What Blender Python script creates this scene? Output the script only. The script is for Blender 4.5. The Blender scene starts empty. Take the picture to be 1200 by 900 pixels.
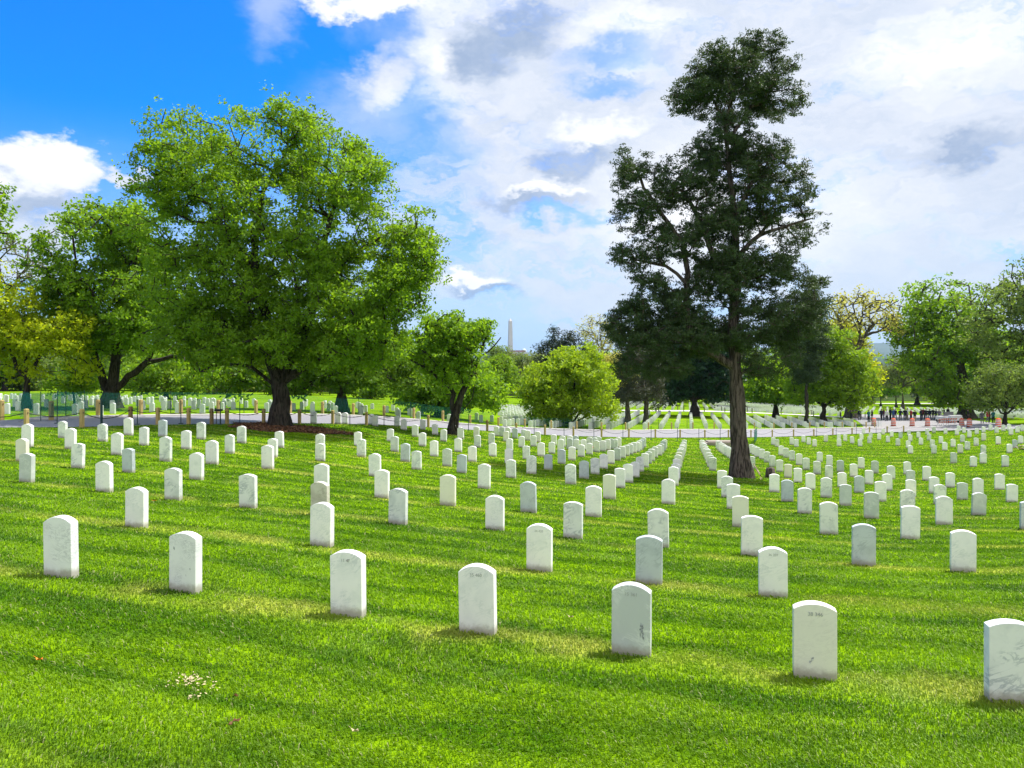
import bpy, bmesh, math, random
import numpy as np
from mathutils import Vector, noise as mnoise
PI = math.pi
rnd = random.Random(7)
rng = np.random.default_rng(11)
scene = bpy.context.scene
COL = scene.collection
F, CX, HY = 867.0, 600.0, 412.0          # focal length, centre and horizon of the 1200 x 900 photograph
AXIS = math.atan(206/867)                # the grave rows run this much to the right of the view axis
CA, SA = math.cos(AXIS), math.sin(AXIS)

# ------------------------------------------------------------------ helpers
def tag(o, label=None, cat=None, group=None, kind=None):
    if label: o['label'] = label
    if cat: o['category'] = cat
    if group: o['group'] = group
    if kind: o['kind'] = kind
    return o
def empty(name, loc, rz=0.0):
    o = bpy.data.objects.new(name, None); COL.objects.link(o)
    o.location = loc; o.rotation_euler = (0, 0, rz); o.empty_display_size = .2
    return o
def mesh_np(name, V, Fq, mats=(), smooth=False, attr=None, nper=None, matidx=None):
    """V (n,3); Fq: flat loop index array; nper: per-face counts (int or array)."""
    me = bpy.data.meshes.new(name)
    V = np.ascontiguousarray(V, np.float32); L = np.ascontiguousarray(Fq, np.int32).ravel()
    if np.isscalar(nper): nper = np.full(len(L)//nper, nper, np.int32)
    nper = np.asarray(nper, np.int32)
    me.vertices.add(len(V)); me.vertices.foreach_set('co', V.ravel())
    me.loops.add(len(L)); me.loops.foreach_set('vertex_index', L)
    me.polygons.add(len(nper))
    st = np.zeros(len(nper), np.int32); st[1:] = np.cumsum(nper)[:-1]
    me.polygons.foreach_set('loop_start', st)
    try: me.polygons.foreach_set('loop_total', nper)
    except Exception: pass
    me.polygons.foreach_set('use_smooth', np.full(len(nper), smooth, bool))
    for m in mats: me.materials.append(m)
    if matidx is not None: me.polygons.foreach_set('material_index', np.asarray(matidx, np.int32))
    if attr is not None:
        a = me.attributes.new('tint', 'FLOAT', 'POINT'); a.data.foreach_set('value', np.ascontiguousarray(attr, np.float32))
    me.update(calc_edges=True)
    return me
def add(name, me, parent=None, loc=None):
    o = bpy.data.objects.new(name, me); COL.objects.link(o)
    if parent: o.parent = parent
    if loc is not None: o.location = loc
    return o
class MB:
    def __init__(s): s.v = []; s.f = []; s.n = []
    def poly(s, pts, faces):
        b = len(s.v); s.v += [tuple(p) for p in pts]
        for f in faces: s.f += [b+i for i in f]; s.n.append(len(f))
    def box(s, c, d, rz=0):
        x, y, z = [k/2 for k in d]; co, si = math.cos(rz), math.sin(rz)
        P = []
        for sz in (-z, z):
            for sx, sy in ((-x,-y),(x,-y),(x,y),(-x,y)):
                P.append((c[0]+sx*co-sy*si, c[1]+sx*si+sy*co, c[2]+sz))
        s.poly(P, [(3,2,1,0),(4,5,6,7),(0,1,5,4),(1,2,6,5),(2,3,7,6),(3,0,4,7)])
    def tube(s, pts, rad, n=6, cap=True):
        pts = [Vector(p) for p in pts]
        if not hasattr(rad, '__len__'): rad = [rad]*len(pts)
        rings = []; up = Vector((0,0,1))
        for i, p in enumerate(pts):
            t = (pts[min(i+1, len(pts)-1)]-pts[max(i-1, 0)]).normalized()
            a = t.cross(up) if abs(t.z) < .98 else t.cross(Vector((0,1,0)))
            a.normalize(); b = t.cross(a)
            rings.append([p+(a*math.cos(2*PI*k/n)+b*math.sin(2*PI*k/n))*rad[i] for k in range(n)])
        P = [q for r in rings for q in r]; Fc = []
        for i in range(len(pts)-1):
            for k in range(n):
                Fc.append((i*n+k, i*n+(k+1)%n, (i+1)*n+(k+1)%n, (i+1)*n+k))
        if cap: Fc.append(tuple(range(n-1,-1,-1))); Fc.append(tuple(len(P)-n+k for k in range(n)))
        s.poly(P, Fc)
    def lathe(s, prof, c=(0,0,0), n=12):
        P = []; Fc = []
        for r, z in prof:
            for k in range(n): P.append((c[0]+r*math.cos(2*PI*k/n), c[1]+r*math.sin(2*PI*k/n), c[2]+z))
        for i in range(len(prof)-1):
            for k in range(n): Fc.append((i*n+k, i*n+(k+1)%n, (i+1)*n+(k+1)%n, (i+1)*n+k))
        Fc.append(tuple(range(n-1,-1,-1))); Fc.append(tuple(len(P)-n+k for k in range(n)))
        s.poly(P, Fc)
    def build(s, name, mat, parent=None, loc=None, smooth=False):
        me = mesh_np(name, np.array(s.v), np.array(s.f), [mat], smooth, nper=np.array(s.n))
        return add(name, me, parent, loc)

# ------------------------------------------------------------------ materials
def nmat(name):
    m = bpy.data.materials.new(name); m.use_nodes = True
    nt = m.node_tree; nt.nodes.clear()
    out = nt.nodes.new('ShaderNodeOutputMaterial')
    return m, nt, out
class N:
    def __init__(s, nt): s.nt = nt
    def new(s, t, **kw):
        n = s.nt.nodes.new(t)
        for k, v in kw.items(): setattr(n, k, v)
        return n
    def link(s, a, b): s.nt.links.new(a, b)
    def setin(s, sock, v):
        if v is None: return
        if hasattr(v, 'is_output') or isinstance(v, bpy.types.NodeSocket): s.link(v, sock)
        else:
            if hasattr(v, '__len__') and len(v) == 3 and sock.type == 'RGBA': v = (*v, 1)
            sock.default_value = v
    def math(s, op, a, b=None, c=None, clamp=False):
        n = s.new('ShaderNodeMath', operation=op); n.use_clamp = clamp
        s.setin(n.inputs[0], a); s.setin(n.inputs[1], b)
        if c is not None: s.setin(n.inputs[2], c)
        return n.outputs[0]
    def vmath(s, op, a, b=None, scale=None):
        n = s.new('ShaderNodeVectorMath', operation=op)
        s.setin(n.inputs[0], a); s.setin(n.inputs[1], b)
        if scale is not None: s.setin(n.inputs['Scale'], scale)
        return n.outputs['Value'] if op in ('LENGTH','DOT_PRODUCT','DISTANCE') else n.outputs[0]
    def sstep(s, x, a, b, lo=0., hi=1.):
        n = s.new('ShaderNodeMapRange', interpolation_type='SMOOTHSTEP')
        s.setin(n.inputs[0], x); s.setin(n.inputs[1], a); s.setin(n.inputs[2], b); s.setin(n.inputs[3], lo); s.setin(n.inputs[4], hi)
        return n.outputs[0]
    def noise(s, vec, scale, detail=3., rough=.5, dist=0., col=False, dims='3D'):
        n = s.new('ShaderNodeTexNoise', noise_dimensions=dims)
        s.setin(n.inputs['Vector'], vec); s.setin(n.inputs['Scale'], scale); s.setin(n.inputs['Detail'], detail)
        s.setin(n.inputs['Roughness'], rough); s.setin(n.inputs['Distortion'], dist)
        return n.outputs['Color'] if col else n.outputs['Fac']
    def mix(s, fac, a, b, mode='MIX'):
        n = s.new('ShaderNodeMix', data_type='RGBA', blend_type=mode)
        s.setin(n.inputs['Factor'], fac); s.setin(n.inputs[6], a); s.setin(n.inputs[7], b)
        return n.outputs[2]
    def xyz(s, v):
        n = s.new('ShaderNodeSeparateXYZ'); s.setin(n.inputs[0], v); return n.outputs
    def comb(s, x=0., y=0., z=0.):
        n = s.new('ShaderNodeCombineXYZ'); s.setin(n.inputs[0], x); s.setin(n.inputs[1], y); s.setin(n.inputs[2], z); return n.outputs[0]
    def bsdf(s, out, color, rough=.7, spec=.3, bump=None, bstr=.2, bdist=.02, metal=0.):
        b = s.new('ShaderNodeBsdfPrincipled')
        s.setin(b.inputs['Base Color'], color); s.setin(b.inputs['Roughness'], rough)
        s.setin(b.inputs['Specular IOR Level'], spec); s.setin(b.inputs['Metallic'], metal)
        if bump is not None:
            bn = s.new('ShaderNodeBump'); s.setin(bn.inputs['Height'], bump)
            bn.inputs['Strength'].default_value = bstr; bn.inputs['Distance'].default_value = bdist
            s.link(bn.outputs[0], b.inputs['Normal'])
        s.link(b.outputs[0], out.inputs['Surface'])
        return b
def flat_mat(name, col, rough=.7, var=.15, scale=8., spec=.3, metal=0.):
    m, nt, out = nmat(name); n = N(nt)
    tc = n.new('ShaderNodeTexCoord')
    f = n.noise(tc.outputs['Object'], scale, 4.)
    c = n.mix(n.sstep(f, .3, .7), tuple(k*(1-var) for k in col), tuple(min(1, k*(1+var)) for k in col))
    n.bsdf(out, c, rough, spec, metal=metal)
    return m
def leaf_mat(name, c1, c2, transl=.35, rough=.55):
    """two natural leaf hues mixed by a random value per leaf and per clump"""
    m, nt, out = nmat(name); n = N(nt)
    at = n.new('ShaderNodeAttribute', attribute_name='tint')
    oi = n.new('ShaderNodeObjectInfo')
    c = n.mix(at.outputs['Fac'], c1, c2)
    c = n.mix(n.math('MULTIPLY', oi.outputs['Random'], .35), c, tuple(k*.8 for k in c1))
    d = n.new('ShaderNodeBsdfPrincipled')
    n.setin(d.inputs['Base Color'], c); d.inputs['Roughness'].default_value = rough
    d.inputs['Specular IOR Level'].default_value = .25
    t = n.new('ShaderNodeBsdfTranslucent')
    n.setin(t.inputs['Color'], n.mix(.45, c, tuple(min(1, k*q) for k, q in zip(c2, (2.1, 2.0, .6)))))
    mx = n.new('ShaderNodeMixShader'); mx.inputs[0].default_value = transl
    n.link(d.outputs[0], mx.inputs[1]); n.link(t.outputs[0], mx.inputs[2]); n.link(mx.outputs[0], out.inputs['Surface'])
    return m
def bark_mat(name, col, scale=6., contrast=.75):
    m, nt, out = nmat(name); n = N(nt)
    tc = n.new('ShaderNodeTexCoord')
    v = n.vmath('MULTIPLY', tc.outputs['Object'], (1., 1., .14))
    f = n.noise(v, scale*2.2, 5., .65, .6)
    f2 = n.noise(tc.outputs['Object'], scale*.5, 3.)
    c = n.mix(n.sstep(f, .38, .62), tuple(k*(1-contrast) for k in col), tuple(k*1.25 for k in col))
    c = n.mix(n.math('MULTIPLY', n.sstep(f2, .5, .8), .35), c, (.10, .11, .08))
    n.bsdf(out, c, .9, .15, bump=f, bstr=.9, bdist=.06)
    return m

def grass_color(n, pos):
    """lawn colour from world position: mown bands along the grave rows, dry strips at the stones, patches"""
    x, y, z = n.xyz(pos)
    rx = n.math('SUBTRACT', n.math('MULTIPLY', x, CA), n.math('MULTIPLY', y, SA))
    ry = n.math('ADD', n.math('MULTIPLY', x, SA), n.math('MULTIPLY', y, CA))
    w1 = n.noise(pos, .35, 3.); w2 = n.noise(pos, 1.7, 4., .6)
    fine = n.noise(pos, 9., 4., .65)
    ryw = n.math('ADD', ry, n.math('MULTIPLY', n.math('SUBTRACT', w1, .5), .9))
    ph = n.math('DIVIDE', n.math('SUBTRACT', ryw, 6.35), 3.08)
    fr = n.math('FRACT', n.math('ADD', ph, 100.5))
    d = n.math('ABSOLUTE', n.math('SUBTRACT', fr, .5))             # 0 at a row of stones, .5 between rows
    dd = n.math('ADD', d, n.math('MULTIPLY', n.math('SUBTRACT', w2, .5), .22))
    dry = n.sstep(dd, .02, .15, 1., 0.)
    dry = n.math('MULTIPLY', dry, n.sstep(n.noise(n.comb(rx, ry, 3.), .8, 3., .6), .36, .62))
    dry = n.math('MULTIPLY', dry, n.sstep(ry, 2.5, 5.5))
    mow = n.math('SINE', n.math('MULTIPLY', n.math('ADD', ryw, .35), 2*PI/1.04))
    streak = n.noise(n.comb(n.math('MULTIPLY', rx, .25), n.math('MULTIPLY', ry, 2.2), 0.), 1.3, 4., .6)
    k = n.math('ADD', n.math('MULTIPLY', mow, .16), n.math('MULTIPLY', n.math('SUBTRACT', streak, .5), 1.8))
    k = n.math('ADD', k, n.math('MULTIPLY', n.math('SUBTRACT', w2, .5), 1.1))
    big = n.noise(n.comb(n.math('MULTIPLY', rx, .35), ry, 5.), .35, 3., .6)
    k = n.math('ADD', k, n.math('MULTIPLY', n.math('SUBTRACT', big, .5), 1.1))
    k = n.sstep(n.math('ADD', k, .5), .2, .8)
    c = n.mix(k, G_DARK, G_LIGHT)
    pale = n.sstep(n.noise(pos, .9, 4., .7), .56, .74)
    c = n.mix(n.math('MULTIPLY', pale, .45), c, G_BLUE)
    c = n.mix(n.math('MULTIPLY', dry, .62), c, G_DRY)
    c = n.mix(n.math('MULTIPLY', n.sstep(fine, .35, .7), .22), c, G_YEL)
    return c, dry, fine
G_DARK = (.044, .128, .002); G_LIGHT = (.180, .320, .003); G_BLUE = (.24, .38, .09)
G_DRY = (.44, .42, .085); G_YEL = (.23, .34, .008)
def ground_material():
    m, nt, out = nmat('lawn'); n = N(nt)
    geo = n.new('ShaderNodeNewGeometry'); pos = geo.outputs['Position']
    c, dry, fine = grass_color(n, pos)
    x, y, z = n.xyz(pos)
    f2 = n.noise(pos, 38., 3., .7)
    c = n.mix(n.sstep(f2, .3, .75, 0., .25), c, n.mix(.6, c, (.03, .08, .003)))
    far = n.sstep(y, 220., 420.)
    c = n.mix(far, c, n.mix(n.noise(pos, .02, 4.), (.035, .06, .015), (.06, .09, .02)))
    c = n.mix(n.sstep(n.math('ABSOLUTE', n.math('SUBTRACT', y, 2500.)), 900., 1500., .85, 0.), c, (.05, .07, .045))
    h = n.math('ADD', fine, n.math('MULTIPLY', f2, .5))
    n.bsdf(out, c, .9, .0, bump=h, bstr=.8, bdist=.05)
    return m
def blade_material():
    m, nt, out = nmat('grass_blades'); n = N(nt)
    geo = n.new('ShaderNodeNewGeometry')
    c, dry, fine = grass_color(n, geo.outputs['Position'])
    at = n.new('ShaderNodeAttribute', attribute_name='tint'); t = at.outputs['Fac']
    c = n.mix(n.sstep(t, .0, .35, .2, 0.), c, (.02, .07, .002))
    c = n.mix(n.sstep(t, .6, .95, 0., .38), c, (.24, .42, .06))
    c = n.mix(n.sstep(t, .955, .965, 0., .8), c, (.42, .40, .20))
    d = n.new('ShaderNodeBsdfPrincipled'); n.setin(d.inputs['Base Color'], c)
    d.inputs['Roughness'].default_value = .48; d.inputs['Specular IOR Level'].default_value = .17
    tr = n.new('ShaderNodeBsdfTranslucent'); n.setin(tr.inputs['Color'], n.mix(.5, c, (.16, .34, .01)))
    mx = n.new('ShaderNodeMixShader'); mx.inputs[0].default_value = .38
    n.link(d.outputs[0], mx.inputs[1]); n.link(tr.outputs[0], mx.inputs[2]); n.link(mx.outputs[0], out.inputs['Surface'])
    return m
def marble(name, base, vein, amt, soil=.8, stain=None, vscale=5., tilt=0.5):
    m, nt, out = nmat(name); n = N(nt)
    tc = n.new('ShaderNodeTexCoord'); oi = n.new('ShaderNodeObjectInfo')
    off = n.vmath('SCALE', n.comb(oi.outputs['Random'], n.math('MULTIPLY', oi.outputs['Random'], 7.3), 1.7), scale=37.)
    p = n.vmath('ADD', tc.outputs['Object'], off)
    x, y, z = n.xyz(p)
    # veins: stretched noise along a slanted direction
    q = n.comb(n.math('ADD', x, n.math('MULTIPLY', z, tilt)), y, n.math('MULTIPLY', n.math('SUBTRACT', z, n.math('MULTIPLY', x, tilt)), 2.6))
    f = n.noise(q, vscale, 5., .6, 1.4)
    v = n.sstep(n.math('ABSOLUTE', n.math('SUBTRACT', f, .5)), .0, .06, 1., 0.)
    cl = n.noise(p, 3.2, 4., .6, .5); cl0 = n.noise(p, 4.5, 2., .5)
    sp = n.sstep(n.noise(n.vmath('MULTIPLY', p, (1.6, 1., .9)), 14., 5., .7), .60, .72)
    c = n.mix(n.math('MULTIPLY', n.math('MULTIPLY', v, amt), n.sstep(cl0, .42, .62)), base, vein)
    c = n.mix(n.sstep(cl, .42, .75, 0., amt*.75), c, vein)
    c = n.mix(n.math('MULTIPLY', sp, .18), c, tuple(k*.55 for k in base))
    # brightness differs from stone to stone
    c = n.mix(n.math('MULTIPLY', n.math('FRACT', n.math('MULTIPLY', oi.outputs['Random'], 91.7)), .22), c, tuple(k*.72 for k in base))
    zz = n.xyz(tc.outputs['Object'])[2]
    edge = n.math('ADD', zz, n.math('MULTIPLY', n.math('SUBTRACT', n.noise(p, 16., 4., .7), .5), .10))
    c = n.mix(n.sstep(edge, .03, .12, soil, 0.), c, (.30, .27, .21))
    n.bsdf(out, c, .65, .25, bump=n.noise(p, 60., 3.), bstr=.06, bdist=.002)
    return m

# ------------------------------------------------------------------ terrain from the graves' positions
PANELS = {
 (0,480):"180,292,127,335 500,598,100,250 557,675,167,352 848,950,127,283 1085,1170,70,225 968,1083,207,403 123,260,260,462 612,745,300,517 1060,1193,343,555 150,308,392,650 826,998,457,728",
 (150,480):"87,187,157,320 257,347,95,240 458,560,187,353 597,685,112,265 952,1042,147,298 840,944,223,388 270,384,240,458 676,797,273,483 528,668,382,618 308,480,518,800 967,1138,572,870",
 (300,480):"165,247,187,337 95,195,257,420 40,162,315,525 516,607,220,365 511,614,300,455 504,645,480,730 474,648,638,938 853,938,187,325 880,971,262,418 986,1105,388,590 1035,1178,532,780 475,533,33,123 693,748,35,127 748,815,33,127 985,1040,42,130 1013,1080,45,148",
 (450,480):"82,142,47,147 143,203,77,183 18,90,157,285 52,135,228,373 142,232,300,460 235,338,366,530 240,307,130,243 310,372,82,178 300,375,195,325 398,482,273,415 418,480,117,225 488,557,172,283 510,601,345,502 628,735,398,562 582,638,118,222 642,708,158,262 614,690,240,374 735,818,322,460 783,840,152,250 788,855,216,335 915,975,203,308 918,992,282,414 963,1013,165,232 1013,1063,165,238 1068,1108,180,250 1042,1105,195,285 1125,1175,192,257 1070,1138,257,365 1057,1138,360,480 1065,1168,443,605 818,942,472,697 490,632,573,848",
 (600,480):"53,118,240,337 80,125,195,262 115,163,193,275 90,163,315,440 160,218,238,328 205,248,225,290 222,291,285,413 125,217,406,568 278,360,393,531 317,383,280,390 340,395,233,315 400,473,352,480 398,460,270,368 420,468,255,330 463,570,482,660 493,562,322,448 480,533,265,355 488,530,250,325 540,592,262,355 540,580,253,320 578,638,315,418 585,683,452,610 600,655,278,358 650,712,302,398 690,773,432,570 660,705,270,340 705,745,270,335 742,780,262,328 712,773,298,377 767,845,390,522 773,827,293,370 825,857,293,360 855,892,292,352 890,925,288,345 920,952,277,335 835,905,368,480 900,953,347,450 945,997,330,430 985,1030,322,410 1020,1060,315,395 1050,1092,307,385 1083,1120,302,375 1105,1137,298,362 1120,1153,285,350 1140,1172,270,333 975,1070,480,643 895,1003,517,692 795,922,560,790 1040,1125,460,598 1087,1165,413,546",
 (750,480):"12,78,390,508 42,110,367,478 70,135,343,455 103,158,325,425 145,195,315,405 165,210,305,388 185,225,292,365 195,240,278,345 188,315,600,835 247,345,505,672 275,355,490,622 282,365,428,555 303,372,403,515 315,378,380,485 325,385,355,455 335,392,338,432 345,398,322,412 352,402,308,392 360,406,292,372 368,411,270,345 603,677,423,540 585,660,397,510 575,642,375,480 565,630,355,452 558,615,338,430 550,602,320,408 542,592,305,388 533,580,292,370 525,568,275,350 668,705,280,350 680,718,290,362 695,735,302,375 712,752,313,388 728,770,325,400 745,790,338,412 765,812,348,425 785,835,360,438 968,1000,445,522 675,772,537,697 712,826,587,775 757,892,638,880 965,1000,320,392 985,1030,330,405 1005,1058,342,420 1045,1102,357,438 1088,1147,375,468 1137,1195,405,507",
 (900,480):"30,65,257,315 60,100,268,330 190,230,255,312 230,272,265,330 293,332,236,292 338,380,252,312 390,433,265,327 488,531,228,287 605,642,215,270 605,648,260,325 660,700,222,280 720,762,240,300 803,843,212,270 790,833,262,325 823,858,175,225 870,917,232,298 885,922,200,255 958,998,210,268 995,1033,172,225 1033,1078,225,290 1068,1108,187,243 1145,1187,193,255 1120,1167,252,320 90,145,330,405 133,190,340,425 185,243,363,450 243,308,390,490 302,372,425,532 68,142,437,550 138,217,475,603 222,307,520,645 427,485,370,462 510,573,405,500 602,675,443,552 787,855,413,520 905,978,453,563 398,470,460,573 497,578,502,612 718,793,480,595 850,932,530,660 1045,1123,497,615 7,108,568,730 112,233,620,812 327,423,565,710 459,571,600,777 611,697,557,687 621,748,660,848 753,856,590,735 1007,1097,583,717 935,1050,633,812",
 (1040,480):"170,210,172,232 253,295,182,250 180,223,217,280 330,372,165,222 345,388,208,272 273,318,243,312 160,208,275,340 178,230,320,390 373,422,270,337 385,437,317,390 383,437,152,205 440,480,155,203 492,532,158,218 530,565,150,198 448,495,237,300 480,532,292,362 555,603,262,332 590,633,165,228 600,655,145,195 655,695,155,210 638,685,225,290 615,670,308,387 700,743,187,250 680,730,285,357 718,765,140,190 765,808,155,222 780,825,142,190 757,807,253,322 825,868,143,205 825,870,212,278 817,873,308,390 812,875,390,476 887,928,130,185 940,983,148,212 1000,1042,130,190 953,1000,240,310 1050,1090,118,180 1065,1110,158,228 1123,1165,140,203 1170,1210,120,182 1097,1148,262,340 1150,1200,223,300 1047,1103,300,383 1006,1071,418,507 553,615,387,475 723,793,412,507 138,215,465,572 163,250,550,670 157,260,617,770 307,388,515,628 362,463,598,738 510,600,563,688 404,523,660,835 608,718,644,797 750,848,615,755 943,1036,577,710 1043,1155,660,820",
}
BIG=[(362,391.5,590.7,641.9),(568.3,591.7,581.3,621.9),(454.7,477.6,573.3,615.5),(610,629.3,564.8,600.8),(686,705.6,569.6,606),(659.7,683.7,588.8,632),(857.6,879,581.3,618.4),(934,952.8,571,602.4),(960.5,983.5,587.7,627),(1011.7,1032,576,608.3),(1055,1073,573.3,604),(1055,1079.7,593.3,633),(1096.5,1117.6,581,615.7),(1138,1156.8,577.6,604.5),(1195.7,1217,589.3,622.7),(998.4,1027.7,615,663.5),(1114,1145.6,623.5,672.5),(930.7,981.9,703,791.5),(1160.8,1213,725.3,820),(889.6,924,642.7,700.8),(868.3,894.7,605,652),(760,784.5,597,642),(745,777,629,685.9),(718.4,763,679.5,762.7),(617,647.7,615.7,670.7),(538.7,581.9,657.6,737.3),(386,429.3,641.3,717.3),(50,90,604,675),(195.2,236.8,621,690.7),(144.8,173.3,572.5,619.5)]
def all_stones():
    out=[]
    for (ox,oy),s in PANELS.items():
        for t in s.split():
            a,b,c,d=map(float,t.split(','))
            out.append((ox+a/7.5,ox+b/7.5,oy+c/7.5,oy+d/7.5))
    return out+BIG

S = np.array(all_stones())
s_px = (S[:, 0]+S[:, 1])/2; s_py = S[:, 3]-.3; s_h = S[:, 3]-S[:, 2]
HST = .62
def feat(px, py):
    u = (px-600)/600; v = (py-412)/400
    return np.stack([np.ones_like(u), u, v, u*v, u*u, v*v, u*u*v, u*v*v, u**3, v**3, u**3*v, u*u*v*v], -1)
_C = np.array([(-100,900,4.0),(0,900,4.1),(300,900,4.3),(600,900,4.5),(900,900,4.5),(1200,900,4.5),(1300,900,4.5),(0,780,5.4),(150,780,5.5),
      (1300,780,6.2),(1300,650,12),(-100,650,8.3),(-100,580,13),(-100,500,28),
      (900,511.5,71),(975,509,73),(1040,506,76),(820,513,64),(735,512,59),(660,510.5,57),(1100,505,78),(1150,505,76),(1200,505,68),(1280,505,62)], float)
_q = s_h/(F*HST); _PX = np.r_[s_px, _C[:,0]]; _PY = np.r_[s_py, _C[:,1]]; _Q = np.r_[_q, 1/_C[:,2]]
_W0 = np.r_[1/np.maximum(_q, .01)**.7, _C[:,2]**.7*1.5]; _W = _W0.copy()
for _ in range(6):
    _c = np.linalg.lstsq(feat(_PX, _PY)*_W[:, None], _Q*_W, rcond=None)[0]
    _r = (feat(_PX, _PY)@_c)/_Q
    _W = _W0*np.where(abs(_r-1) > .12, .2, 1)
    _W[len(_q):] = _W0[len(_q):]*1.5
s_D = 1/(feat(s_px, s_py)@_c)
s_X = (s_px-CX)/F*s_D
ctl = [(x, d, -(y-HY)/F*d) for x, y, d in zip(s_X, s_py, s_D)]
for px, py, d in [(0,900,4.1),(300,900,4.3),(600,900,4.5),(900,900,4.5),(1200,900,4.5),(-100,650,8.3),(-100,500,28),(1300,780,6.2),(1300,650,12),
    (-60,487,38),(50,487,38),(150,487,39.5),(300,487.5,43),(430,490,49),(100,474,58),(0,474,56),(300,477,65),(100,466,95),(300,468,98),
    (450,481,68),(450,471,100),(560,497,62),(560,486,80),(560,476,115),(640,501,65),(640,487,92),(735,504.5,69),(735,486,108),
    (800,504,72),(800,486.5,108),(800,481,125),(900,505,80),(900,489,112),(900,481,150),(1000,504,84),(1000,490,118),(1000,480,185),
    (1080,499,92),(1080,489,122),(1150,498,92),(1150,488,130),(1150,479,195),(1300,497,90),(1300,487,135),(1300,480,190),
    (0,452,200),(200,455,200),(400,460,200),(600,464,210),(800,468,230),(1000,471.5,255),(1150,472,255),(1350,472,250)]:
    ctl.append(((px-CX)/F*d, d, -(py-HY)/F*d))
for a in (-.95, -.6, -.3, 0, .3, .6, .95):
    ctl += [(a*4, 0., -2.05-.12*a), (a*500, 500., -33.), (a*900, 900., -43.), (a*1800, 1800., -45.), (a*5000, 5000., -45.), (a*11000, 11000., -45.)]
ctl += [(-9, 2, -2.2), (9, 2, -2.25), (-10, -10, -1.9), (0, -12, -1.7), (12, -10, -1.8)]
ctl = np.array(ctl)
def warp(X, Y):
    Yc = np.maximum(Y, -11.9)
    return np.stack([np.clip(X/(Yc+14.), -1.3, 1.3)*2.2, np.log(Yc+14.)], -1)
_P = warp(ctl[:, 0], ctl[:, 1]); _z = ctl[:, 2]/(ctl[:, 1]+14.)          # relative drop keeps the scales alike
def _U(r2): return np.where(r2 > 0, .5*r2*np.log(r2+1e-12), 0.)
def _solve():
    n = len(_P); K = _U(((_P[:, None]-_P[None])**2).sum(-1)) + np.eye(n)*.02
    T = np.c_[np.ones(n), _P]; A = np.zeros((n+3, n+3)); A[:n, :n] = K; A[:n, n:] = T; A[n:, :n] = T.T
    return np.linalg.solve(A, np.r_[_z, 0, 0, 0])
_co = _solve()
def tps(X, Y):
    X = np.asarray(X, float); Y = np.asarray(Y, float); sh = X.shape
    q = warp(X.ravel(), Y.ravel()); out = np.empty(len(q)); n = len(_P)
    for i in range(0, len(q), 20000):
        k = q[i:i+20000]
        out[i:i+20000] = _U(((k[:, None]-_P[None])**2).sum(-1))@_co[:n] + _co[n] + k@_co[n+1:]
    return (out*(np.maximum(Y.ravel(), -11.9)+14.)).reshape(sh)
def prog(a, b, s0, g):
    o = [a]; s = s0
    while o[-1] < b: o.append(o[-1]+s); s *= g
    return o
gy = np.array(prog(-12., 30., .4, 1.0)[:-1] + prog(30., 130., .7, 1.003)[:-1] + prog(131., 12500., 2., 1.07))
xr = np.array(prog(0, 24., .4, 1.)[:-1] + prog(24., 90., .8, 1.006)[:-1] + prog(91., 11500., 2., 1.085))
gx = np.r_[-xr[:0:-1], xr]
GX, GY = np.meshgrid(gx, gy)
GZ = tps(GX, GY)
GZ = np.maximum(GZ, -60.)
_fr = np.clip((GY-1200)/1500, 0, 1); GZ = GZ*(1-_fr) + (-45.)*_fr
GZ[GY > 260] = np.minimum(GZ[GY > 260], -16.)
def gz(X, Y):
    X = np.asarray(X, float); Y = np.asarray(Y, float)
    i = np.clip(np.searchsorted(gx, X)-1, 0, len(gx)-2); j = np.clip(np.searchsorted(gy, Y)-1, 0, len(gy)-2)
    u = np.clip((X-gx[i])/(gx[i+1]-gx[i]), 0, 1); v = np.clip((Y-gy[j])/(gy[j+1]-gy[j]), 0, 1)
    return (GZ[j, i]*(1-u)+GZ[j, i+1]*u)*(1-v)+(GZ[j+1, i]*(1-u)+GZ[j+1, i+1]*u)*v
def hit(px, py, dmin=3., dmax=600.):
    """first point of the terrain on the sight line through a pixel"""
    D = np.geomspace(dmin, dmax, 900); X = (px-CX)/F*D; Z = -(py-HY)/F*D
    g = Z-gz(X, D); k = np.argmax(g < 0)
    if g[k] >= 0: k = len(D)-1
    a, b = D[max(k-1, 0)], D[k]
    for _ in range(25):
        m = (a+b)/2
        if -(py-HY)/F*m - gz((px-CX)/F*m, m) < 0: b = m
        else: a = m
    return Vector(((px-CX)/F*b, b, float(gz((px-CX)/F*b, b))))
def atD(px, D): 
    X = (px-CX)/F*D
    return Vector((X, D, float(gz(X, D))))

# ------------------------------------------------------------------ roads
def chaikin(P, n=3):
    P = [Vector(p) for p in P]
    for _ in range(n):
        Q = [P[0]]
        for a, b in zip(P[:-1], P[1:]): Q += [a*.75+b*.25, a*.25+b*.75]
        P = Q+[P[-1]]
    return P
def resample(P, step):
    out = [P[0].copy()]; acc = 0.
    for a, b in zip(P[:-1], P[1:]):
        L = (b-a).length; t = step-acc
        while t <= L: out.append(a.lerp(b, t/L)); t += step
        acc = L-(t-step)
    return out
def offset(P, d):
    out = []
    for i, p in enumerate(P):
        t = (P[min(i+1, len(P)-1)]-P[max(i-1, 0)]); t.z = 0; t.normalize()
        out.append(Vector((p.x - t.y*d, p.y + t.x*d, 0)))
    return out
near_px = [(-120,499),(-40,501.5),(31,501),(96,501),(185,498),(260,497),(330,496.5),(429,497.5),(502,500.5),(571,505),(605,507.5),(638,509.5),(672,511),(705,512),(737,512.5),
           (797,513),(853,512.5),(905,512),(954,510.5),(998,508.5),(1040,506.5),(1080,505),(1120,504),(1200,503),(1330,502)]
NE = [hit(*p) for p in near_px]
for p in NE: p.z = 0
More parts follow.
